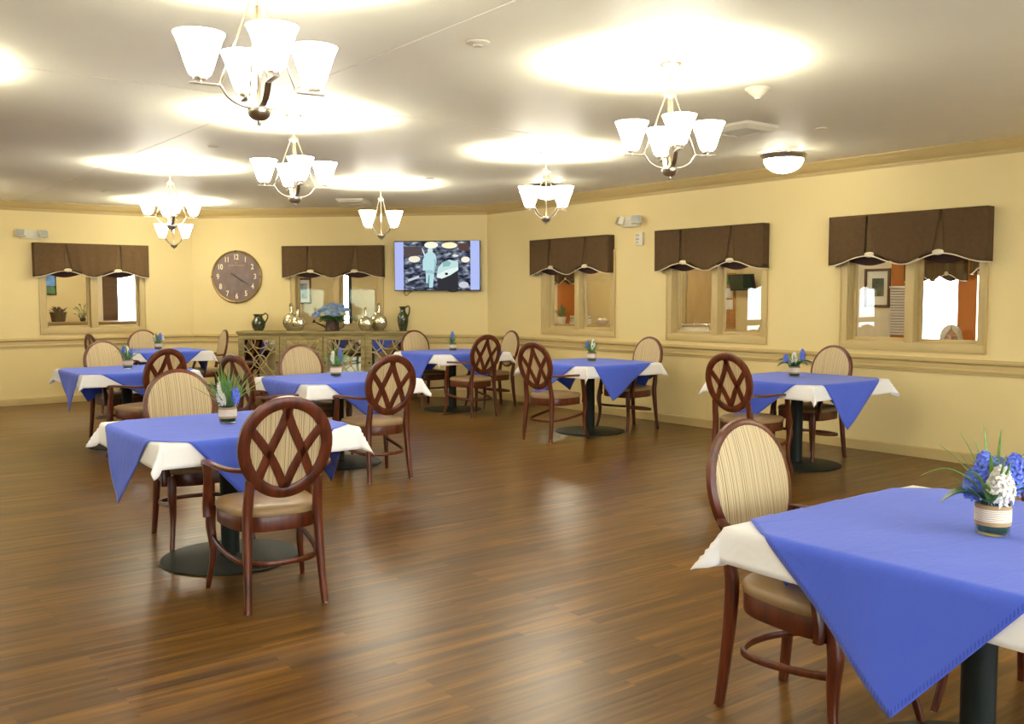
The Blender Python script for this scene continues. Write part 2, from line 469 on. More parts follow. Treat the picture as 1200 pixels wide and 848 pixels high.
# trims: profiles (p = distance out of the wall, z), extruded along the wall with mitred ends
PROF = {
    'baseboard': [(0, 0), (.014, 0), (.014, .085), (.009, .094), (.004, .098), (0, .098)],
    'rail': [(0, .771), (.012, .771), (.014, .776), (.014, .790), (.022, .797), (.022, .812), (.015, .819), (.015, .858), (.024, .866), (.036, .874), (.036, .890), (.028, .898), (.028, .906), (0, .906)],
    'crown': [(0, 2.617), (.010, 2.617), (.012, 2.632), (.020, 2.637), (.022, 2.650), (.032, 2.658), (.050, 2.672), (.068, 2.694), (.078, 2.712), (.084, 2.716), (.090, 2.726), (.098, 2.730), (.100, 2.743), (0, 2.743)],
}
def trim(name, kind, origin, rz, x0, x1, m0, m1, mat):
    b = MB(); pr = PROF[kind]
    A = [b.bm.verts.new((x0 + p * m0, -p, z)) for p, z in pr]; B = [b.bm.verts.new((x1 - p * m1, -p, z)) for p, z in pr]
    for i in range(len(pr)):
        j = (i + 1) % len(pr); b.face([A[i], B[i], B[j], A[j]])
    b.face(A[::-1]); b.face(B)
    o = b.build(name, mat, smooth=0); o.location = origin; o.rotation_euler = (0, 0, rz); struct(o)
TM = math.tan(R(22.5))
for side, org, rz, x0, x1, m0, m1 in (
        ('right', (XR, 0, 0), RR, -11.223, -YS, TM, 1), ('left', (0, YL, 0), 0, XW, 4.979, 1, TM),
        ('corner', (NB.x * DB, NB.y * DB, 0), ROT_B, S_L, S_R, TM, TM),
        ('west', (XW, 0, 0), PI / 2, YS, YL, 1, 1), ('south', (0, YS, 0), PI, -XR, -XW, 1, 1)):
    trim('baseboard_' + side, 'baseboard', org, rz, x0, x1, m0, m1, M['trim'])
    n = {'right': 3, 'left': 4, 'corner': 5, 'west': 6, 'south': 7}[side]
    if side in ('right', 'left', 'corner'):
        trim('trim_%d' % n, 'rail', org, rz, x0, x1, m0, m1, M['trim'])
    trim('trim_%d' % (n + 5), 'crown', org, rz, x0, x1, m0, m1, M['crown'])

# ------------------------------------------------------------------ interior windows
def window(n, loc, rz):
    root = bpy.data.objects.new('window_%d' % n, None); COL.objects.link(root); root.location = loc; root.rotation_euler = (0, 0, rz); struct(root)
    b = MB()
    ow, cw = HW, .075
    zt = OZ1
    for sx in (-1, 1):
        b.box((sx * (ow + cw / 2 - .006), -.009, (OZ0 - .075 + zt + .07) / 2), (cw, .018, zt + .07 - OZ0 + .075), bev=.004)
        b.box((sx * (ow + cw - .012), -.013, (OZ0 - .075 + zt + .07) / 2), (.016, .026, zt + .07 - OZ0 + .075), bev=.003)
        b.box((sx * (ow - .006), WT / 2, (OZ0 + zt) / 2), (.012, WT, zt - OZ0))
    b.box((0, -.010, OZ0 - .037), (2 * ow + .12, .020, .074), bev=.004)
    b.box((0, -.010, zt + .035), (2 * ow + .12, .020, .07), bev=.004)
    b.box((0, WT / 2 - .003, OZ0 + .005), (2 * ow, WT + .006, .010)); b.box((0, WT / 2, zt - .005), (2 * ow, WT, .010))
    b.build('window_frame', M['trim'], root, 30)
    b = MB(); b.box((0, WT / 2 - .008, (OZ0 + zt) / 2), (.085, WT + .016, zt - OZ0), bev=.004); b.build('mullion', M['trim'], root, 30)
    for sx in (-1, 1):
        b = MB(); x0, x1 = .0425, ow - .012
        cx = (x0 + x1) / 2 * sx; w = x1 - x0
        st = .030
        for q in (-1, 1): b.box((cx + q * (w / 2 - st / 2), .085, (OZ0 + zt) / 2), (st, .035, zt - OZ0 - .02), bev=.003)
        for z in (OZ0 + .01 + st / 2, zt - .01 - st / 2): b.box((cx, .085, z), (w - 2 * st, .035, st), bev=.003)
        s_ = b.build('sash', M['trim'], root, 30)
        b = MB(); b.box((cx, .085, (OZ0 + zt) / 2), (w - 2 * st + .006, .005, zt - OZ0 - .02 - 2 * st + .006)); b.build('pane', M['glass'], s_, 0)
    return root
window(1, lpos(WIN_L), 0); window(2, bpos(WIN_B), ROT_B)
for i, y in enumerate(WIN_R): window(3 + i, rpos(y), RR)

def day_window(n, loc, rz, w, z0, z1, gl='glass'):
    root = bpy.data.objects.new('window_%d' % n, None); COL.objects.link(root); root.location = loc; root.rotation_euler = (0, 0, rz); struct(root)
    b = MB()
    for sx in (-1, 1):
        b.box((sx * (w / 2 + .035), -.009, (z0 + z1) / 2), (.07, .018, z1 - z0 + .14), bev=.004); b.box((sx * (w / 2 - .025), .07, (z0 + z1) / 2), (.05, .06, z1 - z0))
    for z in (z0 - .035, z1 + .035): b.box((0, -.009, z), (w, .018, .07), bev=.004)
    for z in (z0 + .025, z1 - .025): b.box((0, .07, z), (w - .1, .06, .05))
    b.build('window_frame', M['trim'], root, 30)
    b = MB(); b.box((0, .07, (z0 + z1) / 2), (w - .094, .005, z1 - z0 - .094)); b.build('pane', M[gl], root, 0)
k = 6
for a, c, z0, z1 in DAY_L: day_window(k, lpos((a + c) / 2), 0, c - a, z0, z1); k += 1
for a, c, z0, z1 in DAY_W: day_window(k, (XW, (a + c) / 2, 0), PI / 2, c - a, z0, z1, 'dimming'); k += 1
for a, c, z0, z1 in ADDED_DAY_S: day_window(k, ((a + c) / 2, YS, 0), PI, c - a, z0, z1); k += 1  # added windows behind the camera, there for their daylight

# ------------------------------------------------------------------ valances
VH = .755; VP = .36; VY = -.115
def vbot(s):
    s = abs(s)
    if s < VP: u = s / VP
    else: u = max(0, (VH - s) / (VH - VP))
    return 1.735 + .085 * (.5 - .5 * math.cos(PI * min(1, u)))
def make_valance(label):
    root = thing('window_valance', label, 'valance', group='brown scalloped valances')
    zt = 2.195
    def fold(s, z): return .006 * math.sin(s * 17 + 1.3) * (zt - z) / .45 + .004 * math.sin(s * 41) * (zt - z) / .45
    gap = lambda z: .012 + .075 * ((zt - z) / .40)
    def centre(u, v):
        z0 = zt
        s = -VP + 2 * VP * u
        zb = vbot(s); z = zt + (zb - zt) * v
        g = gap(z); s2 = s * (VP - g) / VP
        return (s2, VY + fold(s, z) - .004 * math.cos(PI * s / VP / 2), z)
    b = MB(); b.grid(centre, 36, 14); solid(b.build('centre_panel', M['brown'], root, 180), .004)
    for sg in (-1, 1):
        def side(u, v, sg=sg):
            s = VP + (VH - VP) * u
            zb = vbot(s); z = zt + (zb - zt) * v
            g = gap(z) * .25
            s2 = VH - (VH - s) * (VH - VP - g) / (VH - VP)
            return (sg * s2, VY + fold(sg * s, z), z)
        b = MB(); b.grid(side, 20, 14)
        b.grid(lambda u, v, sg=sg: (sg * VH, VY * (1 - u) - .003 * u, zt + (vbot(VH) - zt) * v), 4, 6)
        bmesh.ops.remove_doubles(b.bm, verts=b.bm.verts, dist=.002)
        solid(b.build('side_panel', M['brown'], root, 60), .004)
        b = MB(); b.grid(lambda u, v, sg=sg: (sg * (VP - .035) + (u - .5) * .19, VY + .020, zt + (1.832 - zt) * v), 4, 6)
        solid(b.build('pleat', M['brownlit'], root, 180), .003)
        b = MB()
        b.ball((sg * (VP - .03), VY + .008, 1.828), .058, 2, (1.0, .22, .45)); b.build('rosette', M['cream'], root, 180)
    b = MB(); n = 60
    pts = []
    for i in range(n + 1):
        s = -VH + 2 * VH * i / n
        pts.append((s, VY - .003 + fold(s, vbot(s)), vbot(s) - .003))
    pts = [(-VH, -.01, vbot(VH) - .003)] + pts + [(VH, -.01, vbot(VH) - .003)]
    b.tube(pts, .0062, 6); b.build('piping', M['cream'], root, 180)
    b = MB(); b.grid(lambda u, v: (-VH + .02 + (2 * VH - .04) * u, -.030, 2.18 + ((1.765 + .035 * math.cos((u - .5) * 4 * PI)) - 2.18) * v), 40, 4)
    solid(b.build('lining', M['lining'], root, 180), .003)
    b = MB(); b.box((0, VY / 2, zt - .006), (2 * VH - .004, -VY - .004, .014)); b.build('mounting_board', M['brown'], root, 30)
    return root
val = make_valance('brown scalloped valance over the window left of the round wall clock')
val.location = lpos(3.553)
def put_val(loc, rz, label): return place(val, loc, rz, label)
put_val(bpos(-4.417), ROT_B, 'brown scalloped valance over the window above the sideboard')
put_val(rpos(9.348), RR, 'brown scalloped valance just right of the corner by the television')
put_val(rpos(7.05), RR, 'brown scalloped valance over the middle window of the right-hand wall')
put_val(rpos(4.755), RR, 'brown scalloped valance over the rightmost window, where the woman sits')
put_val(lpos(-1.95, 0, -.10), 0, 'valance over a daylit window mirrored in the middle right-hand pane')
put_val(lpos(-6.12, 0, -.10), 0, 'valance over a daylit window mirrored in the rightmost window')
put_val((XW, 4.65, -.06), PI / 2, 'valance over the daylit window mirrored above the sideboard, right pane')
put_val((XW, 6.40, -.06), PI / 2, 'valance over the daylit window mirrored above the sideboard, left pane')

# ------------------------------------------------------------------ chandeliers
def make_chandelier(label):
    root = thing('chandelier', label, 'chandelier', group='nickel four-light chandeliers')
    z = lambda a: a - .012 - ZC     # heights relative to the ceiling
    b = MB(); b.lathe([(.062, 0), (.062, -.008), (.050, -.020), (.022, -.034), (.012, -.046), (.0, -.048)], 24); b.build('canopy', M['nickel'], root, 60)
    b = MB(); b.tube([(0, 0, -.04), (0, 0, z(2.60))], .006, 8); b.build('stem', M['nickel'], root, 180)
    b = MB(); b.lathe([(0, z(2.615)), (.012, z(2.612)), (.016, z(2.598)), (.034, z(2.592)), (.036, z(2.578)), (.020, z(2.572)), (.010, z(2.560)), (0, z(2.56))], 20); b.build('hub', M['nickel'], root, 50)
    b = MB(); b.tube([(0, 0, z(2.58)), (0, 0, z(2.17))], .0075, 8); b.build('centre_rod', M['nickel'], root, 180)
    b = MB(); b.lathe([(0, z(2.185)), (.030, z(2.182)), (.046, z(2.176)), (.047, z(2.168)), (.040, z(2.148)), (.026, z(2.135)), (.010, z(2.130)), (.0085, z(2.118)), (.005, z(2.112)), (0, z(2.112))], 24); b.build('bowl', M['nickel'], root, 50)
    for k in range(4):
        q = Matrix.Rotation(k * PI / 2, 4, 'Z')
        def tr(pts): return [tuple(q @ V(*p[:3])) + tuple(p[3:]) for p in pts]
        b = MB(); b.tube(tr([(.022, 0, z(2.585)), (.145, 0, z(2.252))]), .0042, 6); b.build('rod', M['nickel'], root, 180)
        b = MB()
        arm = spline([(.030, 0, z(2.178)), (.070, 0, z(2.184)), (.112, 0, z(2.208)), (.140, 0, z(2.246)), (.150, 0, z(2.2495))], 5)
        b.sweep([tuple(q @ V(*p)) + (.024, .006) for p in arm], ref=tuple(q @ V(0, 1, 0)) and (0, 0, 1), n=8, power=6)
        b.sweep(tr([(.143, 0, z(2.250), .024, .006), (.255, 0, z(2.250), .024, .006)]), n=8, power=6)
        a = b.build('arm', M['nickel'], root, 50)
        mt = q @ Matrix.Translation(V(.215, 0, 0))
        b = MB(); b.lathe([(.006, z(2.252)), (.006, z(2.262)), (.024, z(2.264)), (.026, z(2.272)), (.018, z(2.278)), (0, z(2.278))], 16, mt); b.build('socket_cup', M['nickel'], a, 50)
        b = MB()
        prof = [(.0, z(2.276)), (.030, z(2.276)), (.040, z(2.284)), (.052, z(2.315)), (.066, z(2.360)), (.082, z(2.405)), (.094, z(2.430)),
                (.0905, z(2.4295)), (.078, z(2.403)), (.062, z(2.358)), (.048, z(2.316)), (.036, z(2.290)), (0, z(2.286))]
        b.lathe(prof, 28, mt); b.build('glass_shade', M['shade'], root, 60)
        ld = bpy.data.lights.new('chandelier_bulb', 'POINT'); ld.energy = BULB; ld.color = (1.0, .92, .72); ld.shadow_soft_size = .018
        lo = bpy.data.objects.new('bulb', ld); COL.objects.link(lo); lo.parent = root; lo.location = tuple(q @ V(.215, 0, z(2.362)))
    return root
BULB = 66.0
ch0 = make_chandelier('nickel chandelier with four lit shades nearest the camera, at top left of the photo')
ch0.location = (1.495, 3.536, ZC)
def vdir(x, y): return math.atan2(y, x)
def arms(x, y, off): return vdir(x, y) + R(off)
ch0.rotation_euler.z = arms(1.495, 3.536, 14)
for x, y, off, lab in (
        (4.016, 3.797, 13, 'chandelier nearest the camera on the right, hung beside the ceiling vent'),
        (2.994, 6.475, 11, 'chandelier hung high between the nearest left fixture and the mirrored sideboard'),
        (5.55, 6.754, 45, 'chandelier hung in front of the window nearest the television'),
        (5.56, 9.74, 45, 'small-looking chandelier hung between the brown valance and the television'),
        (3.143, 9.644, 10, 'chandelier whose shades show just above the lowest hanging one at far left'),
        (4.30, 13.10, 45, 'farthest chandelier, hung in the corner left of the round wall clock')):
    place(ch0, (x, y, ZC), arms(x, y, off), lab)
for x, y in ((.45, 6.2), (1.15, 12.75), (-1.6, 3.3), (-2.2, 9.2), (-5.0, 6.2), (-5.2, 12.2), (-4.6, .4), (-.2, -.9), (3.4, -.4), (6.2, .6)):  # first pair implied by ceiling glow, the others added for even light
    place(ch0, (x, y, ZC), .4, 'four-light chandelier hung unseen outside the frame to light the room evenly')

# flush dome lights
def make_dome(label, loc):
    root = thing('flush_ceiling_light', label, 'ceiling light', loc, group='flush dome ceiling lights')
    b = MB(); b.lathe([(.0, 0), (.06, 0), (.06, -.030), (.14, -.032), (.196, -.034), (.206, -.040), (.202, -.050), (.186, -.066), (.176, -.078), (.0, -.078)], 36); b.build('metal_ring', M['nickel'], root, 40)
    b = MB(); b.lathe([(.175, -.074)] + [(.174 * math.cos(a), -.076 - .125 * math.sin(a)) for a in [i * PI / 2 / 9 for i in range(9)]] + [(0, -.201)], 32); b.build('glass_dome', M['dome'], root, 180)
    b = MB(); b.lathe([(0, -.198), (.008, -.200), (.010, -.208), (.005, -.216), (0, -.217)], 12); b.build('finial', M['nickel'], root, 60)
    for k in range(4):
        ld = bpy.data.lights.new('dome_bulb', 'POINT'); ld.energy = 1.6; ld.color = (1, .92, .72); ld.shadow_soft_size = .006
        lo = bpy.data.objects.new('bulb', ld); COL.objects.link(lo); lo.parent = root; lo.location = (.15 * math.cos(k * PI / 2 + .4), .15 * math.sin(k * PI / 2 + .4), -.016)
    return root
d1 = make_dome('lit flush dome light on the ceiling near the right-hand wall, fully in view', (7.20, 5.43, ZC))
d2 = place(d1, (6.98, 8.47, ZC), 0, 'lit flush dome light half hidden behind the chandelier left of it')

# smoke detector, sprinklers, vents
b = MB(); b.lathe([(0, 0), (.078, 0), (.078, -.010), (.062, -.020), (.056, -.030), (.044, -.036), (.038, -.044), (.028, -.050), (.020, -.058), (.018, -.066), (0, -.067)], 28)
tag(b.build('smoke_detector', M['plastic'], None, 40, (4.93, 3.92, ZC)), 'cone-shaped cream smoke detector on the ceiling above the vent', 'smoke detector')
b = MB(); b.lathe([(0, 0), (.060, 0), (.060, -.008), (.045, -.014), (.026, -.016), (.024, -.024), (0, -.025)], 24)
tag(b.build('ceiling_disc', M['greyplastic'], None, 40, (2.898, 4.073, ZC)), 'small round detector disc on the ceiling right of the nearest chandelier', 'ceiling fitting')
sp = MB(); sp.lathe([(0, 0), (.046, 0), (.046, -.006), (.034, -.012), (0, -.013)], 20)
s0 = tag(sp.build('sprinkler_cover', M['greyplastic'], None, 40, (6.48, 4.537, ZC)), 'round sprinkler cover on the ceiling above the dome light', 'sprinkler', 'ceiling sprinkler covers')
for x, y, lab in ((3.041, 8.184, 'round sprinkler cover near the joint in the ceiling at left'), (3.254, 12.412, 'round sprinkler cover close to the left crown moulding'),
                  (4.93, 10.4, 'round sprinkler cover beside the chandelier before the television'), (5.75, 9.0, 'round sprinkler cover left of the dome light behind the chandelier')):
    c = s0.copy(); COL.objects.link(c); c.location = (x, y, ZC); c['label'] = lab
def make_vent(label, loc, rz, w, l):
    root = thing('ceiling_vent', label, 'vent', loc, rz, 'ceiling air vents')
    b = MB(); h = .05
    # sloped frame
    o = [(-w / 2, -l / 2), (w / 2, -l / 2), (w / 2, l / 2), (-w / 2, l / 2)]
    i1 = [(x * .82, y * .86) for x, y in o]
    A = [b.bm.verts.new((x, y, 0)) for x, y in o]; A2 = [b.bm.verts.new((x, y, -.02)) for x, y in o]
    B_ = [b.bm.verts.new((x, y, -h)) for x, y in i1]; C_ = [b.bm.verts.new((x * .9, y * .9, -h)) for x, y in i1]; D_ = [b.bm.verts.new((x * .9, y * .9, -.012)) for x, y in i1]
    for P, Q in ((A, A2), (A2, B_), (B_, C_), (C_, D_)):
        for q in range(4): b.face([P[q], P[(q + 1) % 4], Q[(q + 1) % 4], Q[q]])
    b.face(D_, 0)
    b.build('vent_frame', M['greyplastic'], root, 20)
    b = MB(); b.box((0, 0, -.014), (w * .72, l * .76, .004)); b.build('duct_shade', M['ventshade'], root, 0)  # dark plate, shade of the hollow duct put into its colour
    for k in range(5):
        b = MB(); b.box(((k - 2) * w * .14, 0, -h + .014), (.020, l * .77, .004), Matrix.Rotation(R(30), 3, 'Y')); b.build('louver', M['greyplastic'], root, 0)
    return root
v1 = make_vent('square louvred air vent on the ceiling beside the right-hand chandelier', (5.93, 4.86, ZC), 0, .36, .40)
place(v1, (6.18, 11.55, ZC), R(-45), 'flat air vent on the ceiling above the television side of the clock wall')

# emergency lights and thermostat
def make_emergency(label, loc, rz):
    root = thing('emergency_light', label, 'emergency light', loc, rz, 'wall emergency lights')
    b = MB(); b.box((0, -.035, 0), (.27, .07, .125), bev=.012); b.build('housing', M['plastic'], root, 40)
    for sx in (-1, 1):
        b = MB(); mt = Matrix.Rotation(sx * R(28), 3, 'Z') @ Matrix.Rotation(R(-18), 3, 'X')
        b.box((sx * .135, -.085, .012), (.13, .06, .10), mt, .012); h = b.build('lamp_head', M['plastic'], root, 40)
        b = MB(); c = V(sx * .135, -.085, .012) + mt @ V(0, -.031, 0); b.box(c, (.11, .008, .08), mt, .003); b.build('lens', M['lens'], h, 40)
    return root
e1 = make_emergency('twin-head emergency light high on the right-hand wall between two valances', rpos(8.27, 0, 2.335), RR)
place(e1, lpos(2.79, 0, 2.305), 0, 'twin-head emergency light high at far left, above the left window')
root = thing('thermostat', 'small white wall control just under the emergency light on the right wall', 'thermostat', rpos(8.15, 0, 2.125), RR)
b = MB(); b.box((0, -.014, 0), (.115, .028, .155), bev=.008); b.build('cover', M['plastic'], root, 40)
b = MB(); b.box((-.018, -.030, .045), (.05, .006, .022), bev=.002); b.box((-.018, -.030, -.002), (.05, .006, .016), bev=.002); b.box((-.02, -.030, -.04), (.035, .006, .014), bev=.002)
b.build('button_row', M['lens'], root, 40)

# ------------------------------------------------------------------ wall clock
ck = thing('wall_clock', 'large round wall clock with purple-brown face and cream numerals', 'clock', bpos(-5.912, 0, 1.755), ROT_B)
RX = Matrix.Rotation(PI / 2, 4, 'X')    # lathe axis z -> -y (out of the wall)
b = MB(); b.lathe([(0, 0), (.385, 0), (.392, .014), (.388, .032), (.374, .040), (.362, .034), (.358, .022), (0, .022)], 64, RX); b.build('rim', M['clockrim'], ck, 40)
b = MB(); b.lathe([(0, .020), (.360, .020), (.360, .0245), (0, .0245)], 64, RX); b.build('dial', M['clockface'], ck, 40)
for i in range(1, 13):
    cu = bpy.data.curves.new('numeral', 'FONT'); cu.body = str(i); cu.size = .098; cu.align_x = 'CENTER'; cu.align_y = 'CENTER'; cu.extrude = .0015; cu.offset = .0022
    t = bpy.data.objects.new('numeral', cu)
    me = bpy.data.meshes.new_from_object(t); bpy.data.objects.remove(t)
    me.materials.append(M['numeral'])
    o = bpy.data.objects.new('numeral', me); COL.objects.link(o); o.parent = ck
    a = PI / 2 - i * PI / 6
    o.location = (.288 * math.cos(a), -.0262, .288 * math.sin(a)); o.rotation_euler = (PI / 2, 0, 0); o.scale = (.85, 1.12, 1)
b = MB()
for k in range(13): b.box((-.115 + k * .0192, -.0262, .168), (.013, .002, .016 if k % 3 else .021))
b.box((-.005, -.0262, .205), (.03, .002, .012)); b.build('maker_line', M['tanline'], ck, 0)
for k in range(4):
    b = MB(); a = k * PI / 2; b.box((.376 * math.cos(a), -.040, .376 * math.sin(a)), (.022, .012, .022), bev=.003); b.build('rim_stud', M['clockdark'], ck, 40)
def hand(name, ang, L_, tail, w, y):
    b = MB(); a = PI / 2 - R(ang); d = V(math.cos(a), 0, math.sin(a)); n_ = V(-d.z, 0, d.x)
    pts = [(-tail, w * .5), (-tail * .75, w * 1.3), (-tail * .5, w * .4), (0, w * .5), (L_ * .55, w * .75), (L_, .001)]
    top = [d * p + n_ * q for p, q in pts]; bot = [d * p - n_ * q for p, q in pts]
    poly = top + bot[::-1]
    A = [b.bm.verts.new((p.x, y, p.z)) for p in poly]; B_ = [b.bm.verts.new((p.x, y - .003, p.z)) for p in poly]
    b.face(A); b.face(B_[::-1])
    for i in range(len(A)): j = (i + 1) % len(A); b.face([A[i], B_[i], B_[j], A[j]])
    b.build(name, M['clockdark'], ck, 0)
hand('minute_hand', 122, .245, .10, .011, -.030); hand('hour_hand', 126, .150, .05, .016, -.034)
b = MB(); b.lathe([(0, .026), (.014, .026), (.014, .040), (0, .041)], 16, RX); b.build('hand_hub', M['clockdark'], ck, 40)

# ------------------------------------------------------------------ television
tv = thing('wall_television', 'flat television on the wall showing a white-clad figure beside a pale boat', 'television', bpos(-2.866, 0, 1.895), ROT_B)
TW, TH = 1.25, .712
b = MB(); b.box((0, -.085, 0), (TW, .045, TH), bev=.006); b.box((0, -.055, -.02), (TW * .8, .03, TH * .7), bev=.01); b.build('bezel', M['tvblack'], tv, 40)
b = MB(); b.box((0, -.022, 0), (.42, .044, .34), bev=.004); b.build('wall_bracket', M['tvblack'], tv, 40)
def screen_mat():
    m, N, L = new_mat('screen picture'); N.remove(N['Principled BSDF'])
    tc = N.new('ShaderNodeTexCoord'); mp = N.new('ShaderNodeMapping'); mp.inputs['Scale'].default_value = (7, 1, 15); mp.inputs['Rotation'].default_value = (0, R(18), 0)
    n = N.new('ShaderNodeTexNoise'); n.inputs['Scale'].default_value = 1.4; n.inputs['Detail'].default_value = 5
    rp = N.new('ShaderNodeValToRGB'); cr = rp.color_ramp
    cr.elements[0].position = .36; cr.elements[0].color = (.012, .015, .024, 1); cr.elements[1].position = .74; cr.elements[1].color = (.66, .70, .76, 1)
    e = cr.elements.new(.48); e.color = (.06, .072, .11, 1); e = cr.elements.new(.58); e.color = (.17, .20, .27, 1)
    em = N.new('ShaderNodeEmission')
    L.new(tc.outputs['Object'], mp.inputs['Vector']); L.new(mp.outputs[0], n.inputs['Vector']); L.new(n.outputs['Fac'], rp.inputs['Fac']); L.new(rp.outputs['Color'], em.inputs['Color'])
    L.new(em.outputs[0], N['Material Output'].inputs['Surface']); return m
def flat(name, poly, y, mat, t=.0015):
    b = MB(); b.prism(poly, y, y - t); return b.build(name, mat, tv, 0)
SY = -.1085
def px_tv(x, y): return ((x - 590) / 905 * TW, (380 - y) / 520 * TH)     # layout of the picture on the screen
def rect(x0, y0, x1, y1): return [px_tv(x0, y1), px_tv(x1, y1), px_tv(x1, y0), px_tv(x0, y0)]
b = MB(); b.prism(rect(236, 130, 942, 632), SY + .004, SY); b.build('screen_picture', screen_mat(), tv, 0)
EM = lambda c, s=1.0: emat('screen light', c, s)
flat('screen_band', rect(142, 130, 236, 632), SY + .001, EM((.46, .52, .93))); flat('screen_band', rect(942, 122, 1036, 632), SY + .001, EM((.46, .54, .95)))
def ell(cx, cy, rx, ry, n=20): return [px_tv(cx + rx * math.cos(2 * PI * k / n), cy - ry * math.sin(2 * PI * k / n)) for k in range(n)]
def pl(*p): return [px_tv(*q) for q in p]
flat('screen_glow', ell(530, 165, 72, 34), SY, EM((1, .95, .70), 1.1)); flat('screen_glow', ell(722, 170, 82, 32), SY, EM((1, .90, .55), 1.1))
flat('screen_glow', ell(350, 310, 62, 34), SY, EM((.95, .88, .70))); flat('screen_glow', ell(890, 318, 46, 30), SY, EM((.98, .92, .74)))
flat('screen_backdrop', pl((242, 180), (430, 180), (430, 270), (242, 290)), SY - .0005, EM((.10, .075, .075)))
flat('screen_backdrop', pl((820, 150), (930, 150), (930, 220), (820, 225)), SY - .0005, EM((.11, .06, .05)))
flat('screen_hull', pl((600, 400), (650, 345), (720, 318), (812, 340), (815, 425), (730, 478), (640, 515), (585, 500)), SY - .001, EM((.55, .78, .76)))
flat('screen_hull', pl((590, 520), (700, 505), (810, 432), (812, 632), (600, 632)), SY - .001, EM((.035, .035, .042)))
flat('screen_figure', pl((470, 258), (500, 232), (540, 232), (575, 262), (588, 340), (560, 470), (545, 605), (505, 608), (502, 470), (492, 565), (474, 560), (470, 430), (440, 430), (440, 320)), SY - .002, EM((.50, .76, .80)))
flat('screen_figure', ell(520, 220, 28, 26), SY - .002, EM((.62, .78, .80))); flat('screen_figure', pl((430, 200), (442, 205), (470, 270), (458, 280)), SY - .002, EM((.70, .82, .84)))
flat('screen_fold', pl((505, 470), (512, 470), (508, 600), (497, 560)), SY - .0035, EM((.20, .34, .40))); flat('screen_fold', pl((560, 300), (588, 340), (560, 470), (552, 460), (566, 350)), SY - .0035, EM((.33, .54, .60)))
flat('screen_fold', pl((470, 430), (488, 425), (545, 428), (558, 470), (510, 455), (474, 462)), SY - .0035, EM((.36, .58, .63)))
flat('screen_hull', pl((592, 470), (700, 420), (812, 395), (812, 425), (730, 478), (640, 515), (588, 502)), SY - .0025, EM((.78, .93, .88))); flat('screen_hull', ell(690, 465, 17, 13), SY - .004, EM((.02, .02, .03)))
flat('screen_hull', pl((650, 345), (700, 325), (740, 350), (720, 385), (655, 392)), SY - .0025, EM((.30, .50, .52)))
flat('screen_detail', ell(870, 580, 52, 34), SY - .001, EM((.62, .64, .72))); flat('screen_detail', ell(785, 277, 34, 12), SY - .002, EM((.80, .80, .78)))
flat('screen_detail', pl((280, 520), (398, 480), (402, 505), (285, 545)), SY - .001, EM((.60, .63, .68)))
b = MB(); b.tube(spline([(-.47, -.07, -.35), (-.50, -.05, -.385), (-.47, -.04, -.425), (-.42, -.05, -.385), (-.37, -.06, -.35)], 5), .005, 6); b.build('cable', M['tvblack'], tv, 180); b = MB(); b.tube(spline([(.15, -.07, -.35), (.22, -.05, -.372), (.30, -.06, -.35)], 5), .005, 6)
b.build('cable', M['tvblack'], tv, 180)

# ------------------------------------------------------------------ sideboard with mirrored fretwork doors
SBX = -4.455
sb = thing('sideboard', 'weathered gold-green sideboard with mirrored fretwork doors below the clock-wall window', 'sideboard', bpos(SBX, 0.0, 0), ROT_B)
W2, DP, HT = 1.275, .44, .965
DIV = .63
b = MB()
y0 = -.025
def sbx(x0, x1, ya, yb, z0, z1, bev=.004): b.box(((x0 + x1) / 2, -(ya + yb) / 2, (z0 + z1) / 2), (x1 - x0, yb - ya, z1 - z0), bev=bev)
for x in (-W2, -DIV - .02, DIV - .02, W2 - .04): sbx(x, x + .04, .03, DP, .10, HT - .035)
sbx(-W2, W2, .03, .05, .10, HT - .035); sbx(-W2, W2, .03, DP, .10, .15); sbx(-W2 + .01, W2 - .01, DP - .03, DP - .002, HT - .08, HT - .035)
b.build('carcass', M['sidewood'], sb, 30)
b = MB(); sbx(-W2 - .02, W2 + .02, .028, DP + .025, HT - .035, HT, .008); sbx(-W2 - .008, W2 + .008, .028, DP + .012, HT - .05, HT - .035, .004); b.build('top', M['sidewood'], sb, 30)
for x in (-W2 + .03, -DIV, DIV, W2 - .03):
    for y in (.07, DP - .035):
        b = MB(); sbx(x - .03, x + .03, y - .03, y + .03, 0, .102, .006); b.build('foot', M['sidewood'], sb, 30)
